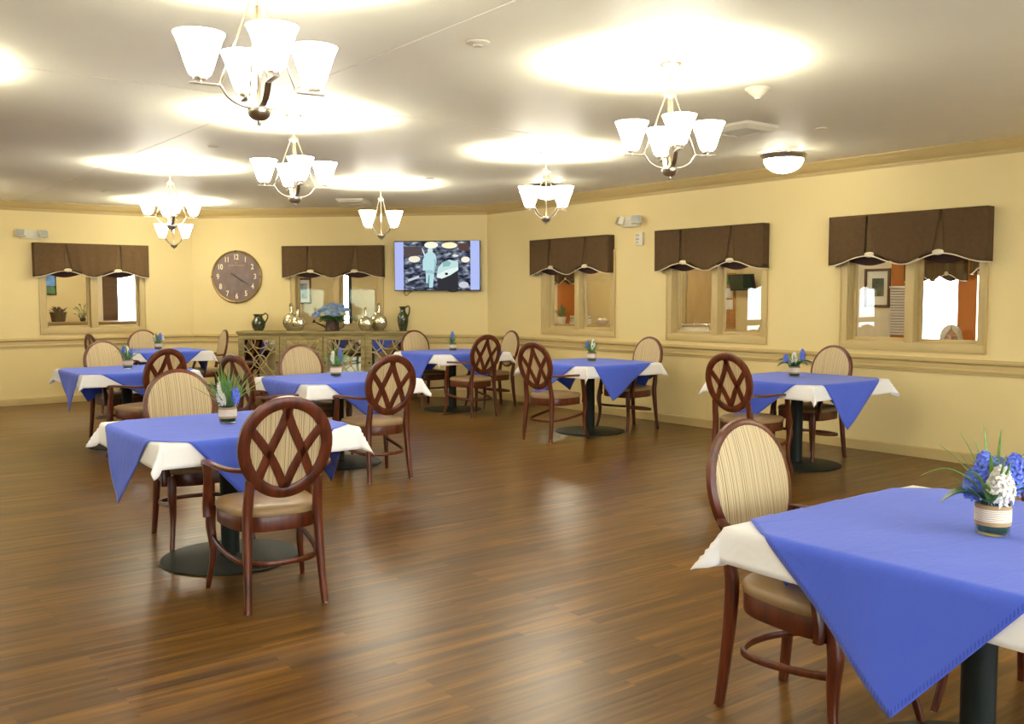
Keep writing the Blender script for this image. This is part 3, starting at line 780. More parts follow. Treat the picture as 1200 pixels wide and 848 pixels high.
def door(x0, x1, kx):
    z0, z1 = .155, HT - .075
    st = .058
    b = MB(); yy = DP + .002
    for xa, xb, za, zb in ((x0, x0 + st, z0, z1), (x1 - st, x1, z0, z1), (x0 + st, x1 - st, z1 - st * .8, z1), (x0 + st, x1 - st, z0, z0 + st)):
        b.box(((xa + xb) / 2, -yy, (za + zb) / 2), (xb - xa, .028, zb - za), bev=.004)
    d = b.build('door', M['sidewood'], sb, 30)
    gx0, gx1, gz0, gz1 = x0 + st, x1 - st, z0 + st, z1 - st * .8
    b = MB(); b.box(((gx0 + gx1) / 2, -yy + .006, (gz0 + gz1) / 2), (gx1 - gx0 + .01, .004, gz1 - gz0 + .01)); b.build('mirror', M['mirror'], d, 0)
    b = MB(); w = gx1 - gx0; h = gz1 - gz0; yf = -yy - .004
    P = lambda u, v: (gx0 + u * w, yf, gz0 + v * h)
    def bar(pts): b.sweep([(*p, .011, .010) for p in pts], ref=(0, 1, 0), n=6, power=5)
    def arc(cu, cv, r, a0, a1, n=12):
        bar([(gx0 + cu * w + r * math.cos(R(a0 + (a1 - a0) * i / n)), yf, gz0 + cv * h + r * math.sin(R(a0 + (a1 - a0) * i / n))) for i in range(n + 1)])
    bar([P(0, .12), P(.88, 1)]); bar([P(1, .12), P(.12, 1)]); bar([P(0, .88), P(.88, 0)]); bar([P(1, .88), P(.12, 0)])
    r = w * .30
    for cu, a in ((0, -90), (1, 90)): arc(cu, .5, r, a, a + 180)
    arc(.5, 0, r * .9, 0, 180); arc(.5, 1, r * .9, 180, 360)
    for cu, cv, a in ((0, 0, 0), (1, 0, 90), (1, 1, 180), (0, 1, 270)): arc(cu, cv, w * .36, a, a + 90)
    arc(.5, .5, w * .2, 0, 360, 24)
    b.build('fretwork', M['fret'], d, 60)
    b = MB(); b.lathe([(0, 0), (.007, 0), (.007, .014), (.014, .018), (.015, .026), (.008, .031), (0, .031)], 14, Matrix.Translation(V(kx, -yy - .014, .52)) @ RX); b.build('knob', M['clockdark'], d, 50)
door(-W2 + .035, -DIV - .022, -DIV - .05); door(-DIV + .022, -.004, -.030); door(.004, DIV - .022, .030); door(DIV + .022, W2 - .035, DIV + .05)

def on_sb(s, off=.22): return bpos(s, off, HT + .001)
# pitchers
def pitcher(label, s, prof, hpts, sx=1):
    root = thing('pitcher', label, 'pitcher', on_sb(s), ROT_B)
    b = MB(); b.lathe(prof, 28); b.build('body', M['olive'], root, 50)
    b = MB(); b.sweep([(*p, .022, .012) for p in spline(hpts, 6)], ref=(0, 1, 0), n=8, power=2.5); b.build('handle', M['olive'], root, 180)
    return root
pitcher('squat olive-green glazed pitcher at the left end of the sideboard', -5.505,
        [(0, 0), (.062, 0), (.066, .008), (.092, .05), (.103, .095), (.096, .135), (.072, .170), (.060, .192), (.062, .215), (.078, .232), (.082, .240), (.074, .240), (.056, .215), (.052, .19), (0, .185)],
        [(.070, 0, .225), (.105, 0, .250), (.140, 0, .225), (.135, 0, .175), (.105, 0, .125), (.094, 0, .11)])
pitcher('tall slender olive-green pitcher at the right end of the sideboard', -3.345,
        [(0, 0), (.048, 0), (.050, .010), (.064, .06), (.078, .14), (.080, .19), (.066, .235), (.042, .268), (.036, .300), (.040, .325), (.056, .342), (.060, .348), (.053, .348), (.034, .325), (.030, .30), (0, .295)],
        [(.046, 0, .335), (.072, 0, .356), (.096, 0, .335), (.094, 0, .27), (.078, 0, .215), (.070, 0, .205)])
# mercury glass flasks
def flask(label, s, off, r, hgt):
    root = thing('mercury_glass_flask', label, 'flask', on_sb(s, off), ROT_B, 'round mercury glass flasks')
    nk = r * .17
    b = MB()
    prof = [(0, 0), (r * .45, 0), (r * .52, r * .03)] + [(r * math.sin(a), r * (1 - math.cos(a)) * 1.0) for a in [R(q) for q in range(40, 166, 9)]]
    b.lathe(prof + [(nk * 1.1, r * 2.0), (nk, r * 2.12), (nk, hgt - .035)], 36, sy=.55); b.build('body', M['mercury'], root, 60)
    b = MB(); b.lathe([(nk, hgt - .04), (nk * 1.35, hgt - .036), (nk * 1.35, hgt - .024), (nk, hgt - .022)], 20, sy=.8); b.build('neck_ring', M['mercury'], root, 60)
    b = MB(); b.lathe([(nk * .8, hgt - .03), (nk * .95, hgt), (0, hgt)], 16, sy=.8); b.build('cork', M['cork'], root, 60)
flask('larger round mercury-glass flask at the back of the left pair', -5.03, .17, .128, .395)
flask('smaller round mercury-glass flask in front of the left pair', -4.885, .30, .108, .335)
flask('smaller round mercury-glass flask at the front of the right pair', -3.875, .30, .105, .335)
flask('larger round mercury-glass flask at the back of the right pair', -3.715, .17, .128, .395)
# watering can with hydrangeas
wc = thing('watering_can', 'rusty brown metal watering can holding hydrangeas in the middle of the sideboard', 'watering can', on_sb(-4.39, .22), ROT_B)
b = MB(); b.lathe([(0, 0), (.108, 0), (.110, .006), (.104, .012), (.094, .085), (.088, .150), (.092, .155), (.084, .155), (.080, .150), (.08, .12), (0, .12)], 28); b.build('body', M['rust'], wc, 50)
b = MB(); b.sweep([(*p[:3], p[3], p[3]) for p in spline([(-.085, 0, .045, .034), (-.15, 0, .075, .026), (-.22, 0, .108, .020), (-.262, 0, .128, .018)], 5)], ref=(0, 1, 0), n=10, power=2)
b.lathe([(.009, 0), (.026, .022), (.027, .028), (0, .034)], 16, Matrix.Translation(V(-.258, 0, .126)) @ Matrix.Rotation(R(-64), 4, 'Y')); b.build('spout', M['rust'], wc, 60)
b = MB(); b.tube(spline([(.085, 0, .130), (.15, 0, .140), (.175, 0, .095), (.15, 0, .045), (.098, 0, .035)], 6), .006, 8, ref=(0, 1, 0)); b.build('handle', M['rust'], wc, 180)
rng = random.Random(4)
hb = thing('hydrangea_bouquet', 'full bouquet of dusty blue hydrangeas in the watering can', 'flowers', on_sb(-4.39, .22), ROT_B)
def petal_cluster(b, c, r, n, ps, rng, flat_=.75, mi=0):
    for k in range(n):
        z = rng.uniform(-.25, 1); a = rng.uniform(0, 2 * PI); q = math.sqrt(max(0, 1 - z * z))
        d = V(q * math.cos(a), q * math.sin(a), z); p = V(*c) + V(d.x * r, d.y * r, d.z * r * flat_)
        t = d.orthogonal().normalized(); u = d.cross(t)
        ph = rng.uniform(0, PI)
        for m_ in range(4):
            aa = ph + m_ * PI / 2
            e1 = (t * math.cos(aa) + u * math.sin(aa)); e2 = d.cross(e1)
            pts = [p - d * ps * .1, p + e1 * ps * .6 + e2 * ps * .42 + d * ps * .12, p + e1 * ps * 1.05 + d * ps * .02, p + e1 * ps * .6 - e2 * ps * .42 + d * ps * .12]
            b.face([b.bm.verts.new(x) for x in pts], mi)
heads = [(-.19, -.02, .255, 'petalhy'), (-.11, -.09, .285, 'petalhy'), (-.10, .05, .330, 'petalhy'), (-.03, -.12, .250, 'petalhy'), (.0, .0, .355, 'petalhy'), (.05, -.10, .305, 'petalhy'),
         (.10, .06, .345, 'petalhy'), (.14, -.06, .270, 'petalhy'), (.205, .0, .285, 'petalhy'), (-.23, -.03, .215, 'petalhy'), (.10, -.13, .235, 'petalhy'), (.0, -.07, .315, 'petalcr'), (-.09, -.13, .235, 'petalcr'), (.19, -.08, .235, 'petalcr')]
for x, y, z, mm in heads:
    b = MB(); petal_cluster(b, (x, y, z), .066 if mm == 'petalhy' else .045, 90, .017, rng)
    b.build('hydrangea_head' if mm == 'petalhy' else 'cream_bud', M['petallb2' if mm == 'petalhy' and rng.random() < .45 else mm], hb, 0)
def leaf_blade(b, p0, p1, w, sag, rng, fold=.25, n=6):
    p0 = V(*p0); p1 = V(*p1); d = p1 - p0; side = d.cross(V(0, 0, 1)); 
    if side.length < 1e-4: side = V(1, 0, 0)
    side.normalize(); pr = None
    for i in range(n + 1):
        t = i / n; c = p0 + d * t + V(0, 0, sag * math.sin(PI * t) if sag > 0 else sag * t * t)
        ww = w * math.sin(PI * min(1, .12 + t * .88)) ** .7 if i < n else .0004
        row = [b.bm.verts.new(c - side * ww / 2 + V(0, 0, ww * fold)), b.bm.verts.new(c), b.bm.verts.new(c + side * ww / 2 + V(0, 0, ww * fold))]
        if pr:
            b.face([pr[0], pr[1], row[1], row[0]]); b.face([pr[1], pr[2], row[2], row[1]])
        pr = row
b = MB()
for k in range(46):
    a = rng.uniform(0, 2 * PI); r_ = rng.uniform(.12, .23); z = rng.uniform(.11, .21)
    leaf_blade(b, (.04 * math.cos(a), .04 * math.sin(a), .15), (r_ * math.cos(a) * 1.0, r_ * math.sin(a) * .6, z), rng.uniform(.05, .08), .03, rng)
solid(b.build('leaves', M['leaf'], hb, 180), .0012)
b = MB()
for x, y, z, mm in heads: b.tube([(x * .2, y * .2, .125), (x * .6, y * .6, .19), (x, y, z)], .003, 5)
b.build('stems', M['leaf'], hb, 180)

# ------------------------------------------------------------------ dining chair (faces +y, origin on the floor)
CHG = 'oval-back dining armchairs'
def oval(t, a, bb): # t angle, egg-shaped ring
    return (a * (1 + .05 * math.sin(t)) * math.cos(t), bb * math.sin(t))
def back_pt(u, v, off=0.0):
    """point on the tilted back plane: u across, v up from the oval's centre, off towards the sitter"""
    th = R(11.5)
    return V(u, -.285 - v * math.sin(th) + off * math.cos(th), .762 + v * math.cos(th) + off * math.sin(th))
def make_chair(label):
    root = thing('dining_chair', label, 'chair', group=CHG)
    n_ = tuple(V(0, math.cos(R(11.5)), math.sin(R(11.5))))
    # back frame ring
    b = MB(); ring = []
    for i in range(48):
        u, v = oval(2 * PI * i / 48, .1935, .2170)
        ring.append((*back_pt(u, v), .058, .032))
    b.sweep(ring, ref=n_, n=8, closed=True, power=4); b.build('back_frame', M['cherry'], root, 50)
    # upholstery
    b = MB()
    def pad(sgn, bulge, base, pa, pb):
        rows = []
        for k in range(7):
            q = k / 6
            row = []
            for i in range(40):
                u, v = oval(2 * PI * i / 40, pa * (1 - q), pb * (1 - q))
                row.append(b.bm.verts.new(back_pt(u, v, base + sgn * bulge * math.sin(PI / 2 * min(1, q * 1.6)))))
            rows.append(row)
        for r0, r1 in zip(rows, rows[1:]):
            for i in range(40): b.face([r0[i], r0[(i + 1) % 40], r1[(i + 1) % 40], r1[i]])
    pad(1, .018, .0145, .202, .226); pad(-1, .001, -.004, .180, .204)
    o0 = [oval(2 * PI * i / 40, .202, .226) for i in range(40)]; o1 = [oval(2 * PI * i / 40, .180, .204) for i in range(40)]
    ra = [b.bm.verts.new(back_pt(u, v, .0145)) for u, v in o0]; rb = [b.bm.verts.new(back_pt(u, v, -.004)) for u, v in o1]
    for i in range(40): b.face([ra[i], ra[(i + 1) % 40], rb[(i + 1) % 40], rb[i]])
    bmesh.ops.remove_doubles(b.bm, verts=b.bm.verts, dist=.0006)
    b.build('back_cushion', M['stripe'], root, 60)
    # lattice behind the cushion
    b = MB(); A_, B_ = .178, .202
    for s in (-1, 1):
        for pts in ([(s * .05, .98), (-s * .14, .50), (-s * .42, -.06), (-s * .70, -.72)],
                    [(s * .94, .50), (s * .60, .10), (s * .26, -.42), (s * .0, -.98)]):
            b.sweep([(*back_pt(u * A_, v * B_, -.0085), .042, .0105) for u, v in spline(pts, 5)], ref=n_, n=8, power=5)
    for v in b.bm.verts: pass
    b.build('lattice', M['cherry'], root, 50)
    # seat
    b = MB()
    def seat_outline(t):
        c, s = math.cos(t), math.sin(t)
        e = .62
        x = math.copysign(abs(c) ** e, c); y = math.copysign(abs(s) ** e, s)
        w = .225 + .025 * y
        return w * x, .005 + .235 * y
    prof = [(.90, .430), (.985, .434), (1.0, .446), (.985, .462), (.93, .473), (.75, .481), (.45, .486), (.15, .488)]
    rows = [[b.bm.verts.new((*[c * k for c in seat_outline(2 * PI * i / 48)], z)) for i in range(48)] for k, z in prof]
    for r0, r1 in zip(rows, rows[1:]):
        for i in range(48): b.face([r0[i], r0[(i + 1) % 48], r1[(i + 1) % 48], r1[i]])
    b.face(rows[-1]); b.face(rows[0][::-1]); b.build('seat', M['vinyl'], root, 60)
    b = MB()
    rows = [[b.bm.verts.new((*[c * k for c in seat_outline(2 * PI * i / 48)], z)) for i in range(48)] for k, z in ((.88, .365), (.965, .362), (.975, .370), (.975, .428), (.965, .434), (.88, .436))]
    for r0, r1 in zip(rows, rows[1:]):
        for i in range(48): b.face([r0[i], r0[(i + 1) % 48], r1[(i + 1) % 48], r1[i]])
    b.face(rows[-1]); b.face(rows[0][::-1]); b.build('seat_rail', M['cherry'], root, 50)
    for s in (-1, 1):
        # rear leg runs up to the oval
        top = back_pt(s * .158, -.150)
        b = MB()
        b.sweep(spline([(s * .185, -.268, 0, .029, .034), (s * .182, -.262, .03, .030, .034), (s * .174, -.240, .22, .036, .040), (s * .168, -.226, .42, .042, .046), (s * .164, -.240, .52, .044, .038), (top.x, top.y, top.z, .042, .030)], 5), ref=(0, 1, 0), n=8, power=4)
        lg = b.build('leg', M['cherry'], root, 50)
        b = MB(); b.lathe([(0, 0), (.012, 0), (.012, .006), (0, .006)], 10, Matrix.Translation(V(s * .185, -.268, 0))); b.build('glide', M['nickel'], lg, 50)
        # cabriole front leg
        b = MB()
        b.sweep(spline([(s * .243, .258, 0, .022, .022), (s * .240, .250, .03, .025, .026), (s * .226, .226, .13, .028, .030), (s * .222, .222, .22, .036, .038), (s * .228, .232, .32, .046, .046), (s * .226, .226, .39, .046, .046), (s * .226, .218, .43, .042, .042)], 5), ref=(0, 1, 0), n=8, power=3.5)
        lg = b.build('leg', M['cherry'], root, 50)
        b = MB(); b.lathe([(0, 0), (.010, 0), (.010, .006), (0, .006)], 10, Matrix.Translation(V(s * .243, .258, 0))); b.build('glide', M['nickel'], lg, 50)
        # arm with its post
        b = MB(); e = back_pt(s * .190, -.100, .004)
        b.sweep(spline([(e.x, e.y, e.z, .030, .024), (s * .232, -.19, .662, .032, .022), (s * .262, -.06, .664, .038, .022), (s * .268, .07, .661, .044, .022), (s * .262, .15, .655, .046, .022), (s * .256, .186, .640, .044, .020)], 6), ref=(0, 0, 1), n=8, power=3.5)
        b.build('armrest', M['cherry'], root, 50)
        b = MB()
        b.sweep(spline([(s * .246, .190, .375, .034, .058), (s * .249, .192, .43, .034, .054), (s * .252, .172, .52, .030, .042), (s * .256, .150, .60, .030, .040), (s * .259, .150, .652, .034, .044)], 5), ref=(1, 0, 0), n=8, power=3.5)
        b.build('arm_post', M['cherry'], root, 50)
    b = MB()
    half = [(-.222, .222, .265, .016, .026), (-.222, .10, .245, .016, .026), (-.205, -.06, .225, .016, .026), (-.165, -.175, .215, .018, .026), (-.08, -.222, .212, .018, .026)]
    path = half + [(0, -.232, .212, .018, .026)] + [(-p[0],) + p[1:] for p in half[::-1]]
    b.sweep(spline(path, 5), ref=(0, 0, 1), n=8, power=4); b.build('stretcher', M['cherry'], root, 50)
    return root

# ------------------------------------------------------------------ tables and cloths
TA, TOPZ = .5335, .742
def make_table(label):
    root = thing('dining_table', label, 'table', group='square pedestal dining tables')
    b = MB(); b.box((0, 0, TOPZ - .016), (2 * TA, 2 * TA, .032), bev=.006); b.build('tabletop', M['tabletop'], root, 40)
    b = MB(); b.lathe([(.050, .018), (.050, .69)], 24); b.lathe([(.062, .014), (.062, .022), (.050, .030)], 24); b.build('column', M['black'], root, 50)
    b = MB(); b.lathe([(0, 0), (.370, 0), (.375, .004), (.372, .010), (.34, .014), (.12, .020), (0, .021)], 56); b.build('base', M['black'], root, 50)
    b = MB(); b.box((0, 0, .700), (.72, .05, .018), bev=.003); b.box((0, 0, .700), (.05, .72, .018), bev=.003); b.lathe([(.08, .685), (.08, .709), (0, .709)], 20); b.build('mounting_spider', M['black'], root, 40)
    return root

def make_cloth(name, mat, half, rot, z, seed, ear, lift, a=TA, n=72):
    rng = random.Random(seed % 50)
    ph = [rng.uniform(0, 6.28) for _ in range(8)]
    ears = [ear * rng.uniform(.75, 1.25) for _ in range(4)]; eoff = [45 + rng.uniform(-14, 14) for _ in range(4)]
    cr, sr = math.cos(rot), math.sin(rot)
    a2 = a + lift
    def f(u, v):
        p, q = (u * 2 - 1) * half, (v * 2 - 1) * half
        x, y = p * cr - q * sr, p * sr + q * cr
        qx, qy = max(-a2, min(a2, x)), max(-a2, min(a2, y))
        dx, dy = x - qx, y - qy
        h = math.hypot(dx, dy)
        if h < 1e-6:
            w = .0012 * math.sin(x * 9 + ph[0]) * math.sin(y * 8 + ph[1])
            return V(x, y, z + abs(w))
        d = V(dx / h, dy / h, 0)
        be = R(5)
        wav = 0
        if abs(dx) > 1e-6 and abs(dy) > 1e-6:
            th = math.degrees(math.atan2(abs(dy), abs(dx)))
            k = (0 if dx > 0 else 1) + (0 if dy > 0 else 2)
            be = R(5) + R(ears[k]) * math.exp(-((th - eoff[k]) / 20) ** 2) * math.sin(PI * min(1, max(0, th / 90))) ** .5
            edge = 0
        else:
            s = qy if abs(dx) > 1e-6 else qx
            wav = (.010 * math.sin(s * 9 + ph[2] + (3 if dx > 0 else 0) + (1 if dy > 0 else 0)) + .005 * math.sin(s * 19 + ph[3])) * min(1, h / .3)
        r = .016                                     # bend over the table edge
        arc = r * (PI / 2 - be)
        if h < arc:
            an = h / r
            out, drop = r * math.sin(an), r * (1 - math.cos(an))
        else:
            an = PI / 2 - be; e = h - arc
            out, drop = r * math.sin(an) + e * math.sin(be), r * (1 - math.cos(an)) + e * math.cos(be)
        pos = V(qx, qy, z) + d * (out + wav - r * .6 + (lift * min(1, h / .03)))
        pos.z -= drop
        return pos
    b = MB(); b.grid(f, n, n, uv=True)
    o = b.build(name, mat, None, 180)
    return solid(o, .0016, 1.0)

def make_centrepiece(label, seed, blooms, blades, broads, spread=1.0, longs=()):
    rng = random.Random(seed)
    root = thing('flower_centrepiece', label, 'flowers', group='hyacinth jars on the tables')
    b = MB(); b.lathe([(0, .002), (.040, 0), (.046, .003), (.047, .012), (.047, .098), (.049, .102), (.046, .103), (.044, .098), (.044, .010), (0, .008)], 32); b.build('jar', M['jar'], root, 60)
    b = MB(); b.lathe([(.0478, .030), (.0492, .030), (.0492, .090), (.0478, .090)], 32); bd = b.build('burlap_band', M['burlap'], root, 60)
    b = MB(); b.lathe([(.0494, .042), (.0502, .042), (.0502, .078), (.0494, .078)], 32); b.build('lace_trim', M['lace'], bd, 60)
    b = MB(); b.lathe([(0, .010), (.040, .010), (.042, .022), (.040, .085), (.030, .098), (0, .102)], 20); 
    for v in b.bm.verts: v.co.x *= 1 + rng.uniform(-.1, .02); v.co.y *= 1 + rng.uniform(-.1, .02)
    b.build('moss', M['moss'], root, 180)
    b = MB()
    for k in range(blades):
        a = rng.uniform(0, 2 * PI); L_ = rng.uniform(.10, .19) * spread; t = rng.uniform(.15, .95)
        leaf_blade(b, (.015 * math.cos(a), .015 * math.sin(a), .085), (L_ * t * math.cos(a), L_ * t * math.sin(a), .09 + L_ * (1.15 - t * .75)), rng.uniform(.007, .013), rng.uniform(.0, .03), rng, n=7)
    for a, l_, up in longs:
        a = R(a); leaf_blade(b, (.012 * math.cos(a), .012 * math.sin(a), .09), (l_ * math.cos(a), l_ * math.sin(a), .09 + up), .009, .055 if up < .1 else .02, rng, n=10)
    solid(b.build('grass_blades', M['blade'], root, 180), .0008)
    if broads:
        for a, l_, dz in broads:
            b = MB(); a = R(a)
            leaf_blade(b, (.02 * math.cos(a), .02 * math.sin(a), .095), (l_ * math.cos(a), l_ * math.sin(a), .105 + dz), .054, .028, rng, n=8)
            solid(b.build('broad_leaf', M['broad'], root, 180), .001)
    for (x, y, z0, z1, w, mm) in blooms:
        b = MB()
        nrow = 8
        for i in range(nrow):
            t = i / (nrow - 1); z = z0 + (z1 - z0) * t; r_ = w * (math.sin(PI * (.18 + .74 * t)) ** .8)
            for k in range(max(4, int(8 * r_ / w))):
                a = 2 * PI * (k + .5 * (i % 2)) / max(4, int(8 * r_ / w)) + rng.uniform(-.2, .2)
                d = V(math.cos(a), math.sin(a), .25 + .5 * t).normalized()
                p = V(x, y, z) + V(d.x, d.y, 0) * r_ * .72
                tt = d.orthogonal().normalized(); uu = d.cross(tt); ps = w * .62
                for m_ in range(6):
                    aa = m_ * PI / 3 + a; e1 = tt * math.cos(aa) + uu * math.sin(aa); e2 = d.cross(e1)
                    pts = [p, p + e1 * ps * .5 + e2 * ps * .24 + d * ps * .35, p + e1 * ps + d * ps * .18, p + e1 * ps * .5 - e2 * ps * .24 + d * ps * .35]
                    b.face([b.bm.verts.new(q) for q in pts])
        nm = {'petalw': 'white_hyacinth', 'petalb': 'blue_hyacinth', 'petallb': 'pale_blue_hyacinth'}[mm]
        o = b.build(nm, M[mm], root, 0); o['label'] = {'petalw': 'white hyacinth bloom', 'petalb': 'blue hyacinth bloom', 'petallb': 'pale blue hyacinth bloom'}[mm]
        b = MB(); b.tube([(x * .4, y * .4, .085), (x, y, z0), (x, y, z1 - .01)], .004, 6); b.build('stem', M['leaf'], o, 180)
    return root

TABLES = [
    # key, x, y, table label words, blue rotation, seed
    ('T1', 1.97, 5.18, 'in the left foreground', -4, 11),
    ('T2', 3.88, 7.59, 'in front of the mirrored sideboard', 6, 12),
    ('T3', 2.72, 9.80, 'nearer of the two toward the left-hand window', 14, 13),
    ('T4', 4.05, 13.06, 'in the far corner below the wall clock', -6, 14),
    ('T5', 6.90, 10.30, 'below the wall television', 5, 15),
    ('T6', 6.94, 7.70, 'below the window nearest the television', -13, 16),
    ('T7', 6.95, 5.06, 'between the middle and rightmost windows', -7, 17),
    ('T8', 2.82, 1.39, 'cut off at the right edge in the foreground', 4, 18),
]
tproto = None
for key, x, y, where, rot, seed in TABLES:
    lab = 'black pedestal table, ' + where
    if tproto is None:
        tproto = make_table(lab); tproto.location = (x, y, 0)
    else: place(tproto, (x, y, 0), 0, lab)
    w = make_cloth('white_tablecloth', M['white'], .66, R(random.Random(seed).uniform(-1.5, 1.5)), TOPZ + .0022, seed, {'T8': 36, 'T1': 30}.get(key, 27), 0)
    w.location = (x, y, 0); tag(w, 'white tablecloth on the table ' + where, 'tablecloth', 'white tablecloths')
    bl = make_cloth('blue_table_topper', M['blue'], .66, R(45 + rot), TOPZ + .0065, seed + 50, 10, .004)
    bl.location = (x, y, 0); tag(bl, 'blue cornerwise topper on the table ' + where, 'tablecloth', 'blue table toppers')

VZ = TOPZ + .0105
CP = {
    'T8': ((2.815, 1.361), 'jar of blue and white hyacinths with burlap band, largest one, right foreground', [(-.025, .012, .115, .225, .036, 'petalb'), (.010, -.040, .110, .190, .042, 'petalw'), (.055, .005, .130, .222, .038, 'petalb'), (.018, .040, .12, .21, .032, 'petallb'), (-.055, .02, .105, .175, .028, 'petalb')], 26, [(186, .15, -.02), (-6, .15, .012), (255, .10, .0)], 1.15),
    'T1': ((1.977, 5.195), 'jar with bushy grass, one white and one blue bloom, on left foreground table', [(-.028, -.035, .13, .225, .024, 'petalw'), (.055, -.03, .12, .195, .024, 'petalb'), (.015, -.01, .13, .230, .022, 'petallb'), (-.008, -.05, .11, .165, .018, 'petalw')], 80, None, 1.35),
    'T2': ((3.90, 7.66), 'jar with a white and a blue bloom on the table before the sideboard', [(-.02, -.01, .12, .215, .024, 'petalw'), (.04, .005, .14, .235, .022, 'petalb')], 48, None, 1.05),
    'T3': ((2.74, 9.82), 'jar with blue-violet and white blooms on the table nearer the left window', [(-.035, -.005, .14, .215, .022, 'petalb'), (.005, -.02, .14, .215, .022, 'petalw'), (.03, .02, .12, .19, .018, 'petalb')], 44, None, .9),
    'T4': ((4.08, 13.18), 'jar with a white and a dark blue bloom on the far corner table', [(-.045, 0, .12, .19, .024, 'petalw'), (.03, 0, .14, .215, .026, 'petalb'), (.07, -.01, .13, .18, .017, 'petalw')], 40, None, .8),
    'T5': ((6.98, 10.40), 'jar with one upright blue bloom on the table below the television', [(-.005, 0, .15, .24, .026, 'petalb')], 36, None, .8),
    'T6': ((7.0, 7.74), 'jar with blue and white blooms on the table below the window nearest the television', [(-.045, .01, .14, .21, .025, 'petalb'), (.012, -.02, .13, .225, .025, 'petalw')], 48, None, .95),
    'T7': ((7.0, 5.13), 'jar with broad leaves, two blue blooms and a white one between', [(-.075, .0, .13, .185, .026, 'petalb'), (-.005, -.01, .12, .20, .030, 'petalw'), (.065, -.01, .15, .23, .026, 'petalb')], 20, [(195, .17, -.015), (235, .15, -.01), (300, .15, .0), (-10, .16, .01), (150, .15, .03)], .85),
}
for i, (key, ((x, y), lab, bl, nb, br_, spd)) in enumerate(CP.items()):
    c = make_centrepiece(lab, 70 + i, bl, nb, br_, spd, [(182, .20, .075), (172, .15, .165), (150, .10, .20), (120, .05, .23), (60, .05, .22), (200, .13, .10), (20, .12, .15)] if key == 'T8' else ()); c.location = (x, y, VZ); c.rotation_euler.z = -.92 if key == 'T8' else -.65

# chairs: x, y, facing (degrees clockwise from +y), label
CH = [
    (1.875, 4.41, 7, 'armchair with its lattice back toward us, pulled up to the left foreground table'),
    (1.985, 5.735, 180, 'armchair showing its striped front, behind the left foreground table'),
    (3.82, 6.84, 2, 'armchair with lattice back, right of the table before the sideboard'),
    (3.17, 7.45, 76, 'armchair seen almost edge-on, left of the table before the sideboard'),
    (3.933, 8.15, 180, 'armchair with striped front, between that blue table and the sideboard doors'),
    (2.66, 8.98, -18, 'armchair with dark lattice back, partly behind the striped chair of the left foreground table'),
    (2.79, 10.33, 166, 'armchair with striped front on the far side of the table nearer the left window'),
    (4.09, 13.58, 180, 'armchair against the far wall below the left window, half behind a jar'),
    (4.66, 13.16, -84, 'armchair seen from its side, standing between the corner table and the sideboard'),
    (3.42, 12.76, 84, 'armchair of which only the reddish back tip shows, under the left window sill'),
    (6.86, 10.845, 180, 'armchair with striped front at the right end of the sideboard'),
    (6.74, 9.63, 0, 'armchair with lattice back on the near side of the table below the television'),
    (7.46, 10.22, -84, 'armchair by the corner right of the television, behind the lattice-backed chair'),
    (6.28, 7.52, 80, 'armchair with lattice back, left of the table below the window nearest the television'),
    (7.42, 7.60, -90, 'armchair with striped front on the wall side of the table nearest the middle window'),
    (6.305, 5.05, 86, 'armchair with lattice back just behind the big striped chair in the right foreground'),
    (7.34, 5.21, -86, 'armchair with striped front under the rightmost window'),
    (2.79, 1.94, 180, 'large armchair with cream striped front at the right foreground table'),
    (3.42, 1.47, -90, 'armchair of which only a sliver of back shows at the right edge'),
]
chair0 = None
for x, y, a, lab in CH:
    if chair0 is None:
        chair0 = make_chair(lab); chair0.location = (x, y, 0); chair0.rotation_euler.z = -R(a)
    else: place(chair0, (x, y, 0), -R(a), lab)

# ------------------------------------------------------------------ rooms seen through the interior windows
XE = 11.8
def east(y0, y1, ops, mat): wall('wall_east', (XE, 0, 0), RR, -y1, -y0, [(-b_, -a_, z0, z1) for a_, b_, z0, z1 in ops], mat, .12)
east(2.6, 5.99, [(5.50, 5.985, .70, 1.70)], M['pale'])
east(5.99, 7.14, [(6.23, 6.79, .78, 1.95)], M['orange'])
east(7.14, 9.12, [], M['pale'])
east(9.12, 13.42, [], M['wall2'])
east(13.42, 14.02, [], M['orange'])
east(14.02, 15.1, [(14.14, 14.30, .9, 1.9)], M['pale'])
wall('wall_east_partition', (0, 2.6, 0), PI, -XE, -XR - WT, [], M['pale'], .1)
# partition shared by the east room and the room behind the angled wall, and the one beside the far-left room
for s, l0, l1 in ((S_R + .02, WT + .02, 5.5), (S_L - .02, WT + .02, 4.1)):
    p = NB * DB + TB * s
    b = MB(); b.box(((l0 + l1) / 2, 0, ZC / 2), (l1 - l0, .03, ZC)); o = b.build('wall_partition', M['wall2'], None, 0); o.location = (p.x, p.y, 0); o.rotation_euler = (0, 0, AB); struct(o)
p = NB * (DB + 3.0)
wall('wall_corner_room', (p.x, p.y, 0), ROT_B, S_L, S_R, [(-5.28, -5.12, .3, 2.0)], M['wall2'], .1)
wall('wall_north', (0, 17.2, 0), 0, 1.2, 7.9, [(4.67, 5.02, .0, 2.05)], M['wall2'], .1)
wall('wall_north_partition', (1.2, 0, 0), PI / 2, YL + WT, 17.2, [], M['wall2'], .1)

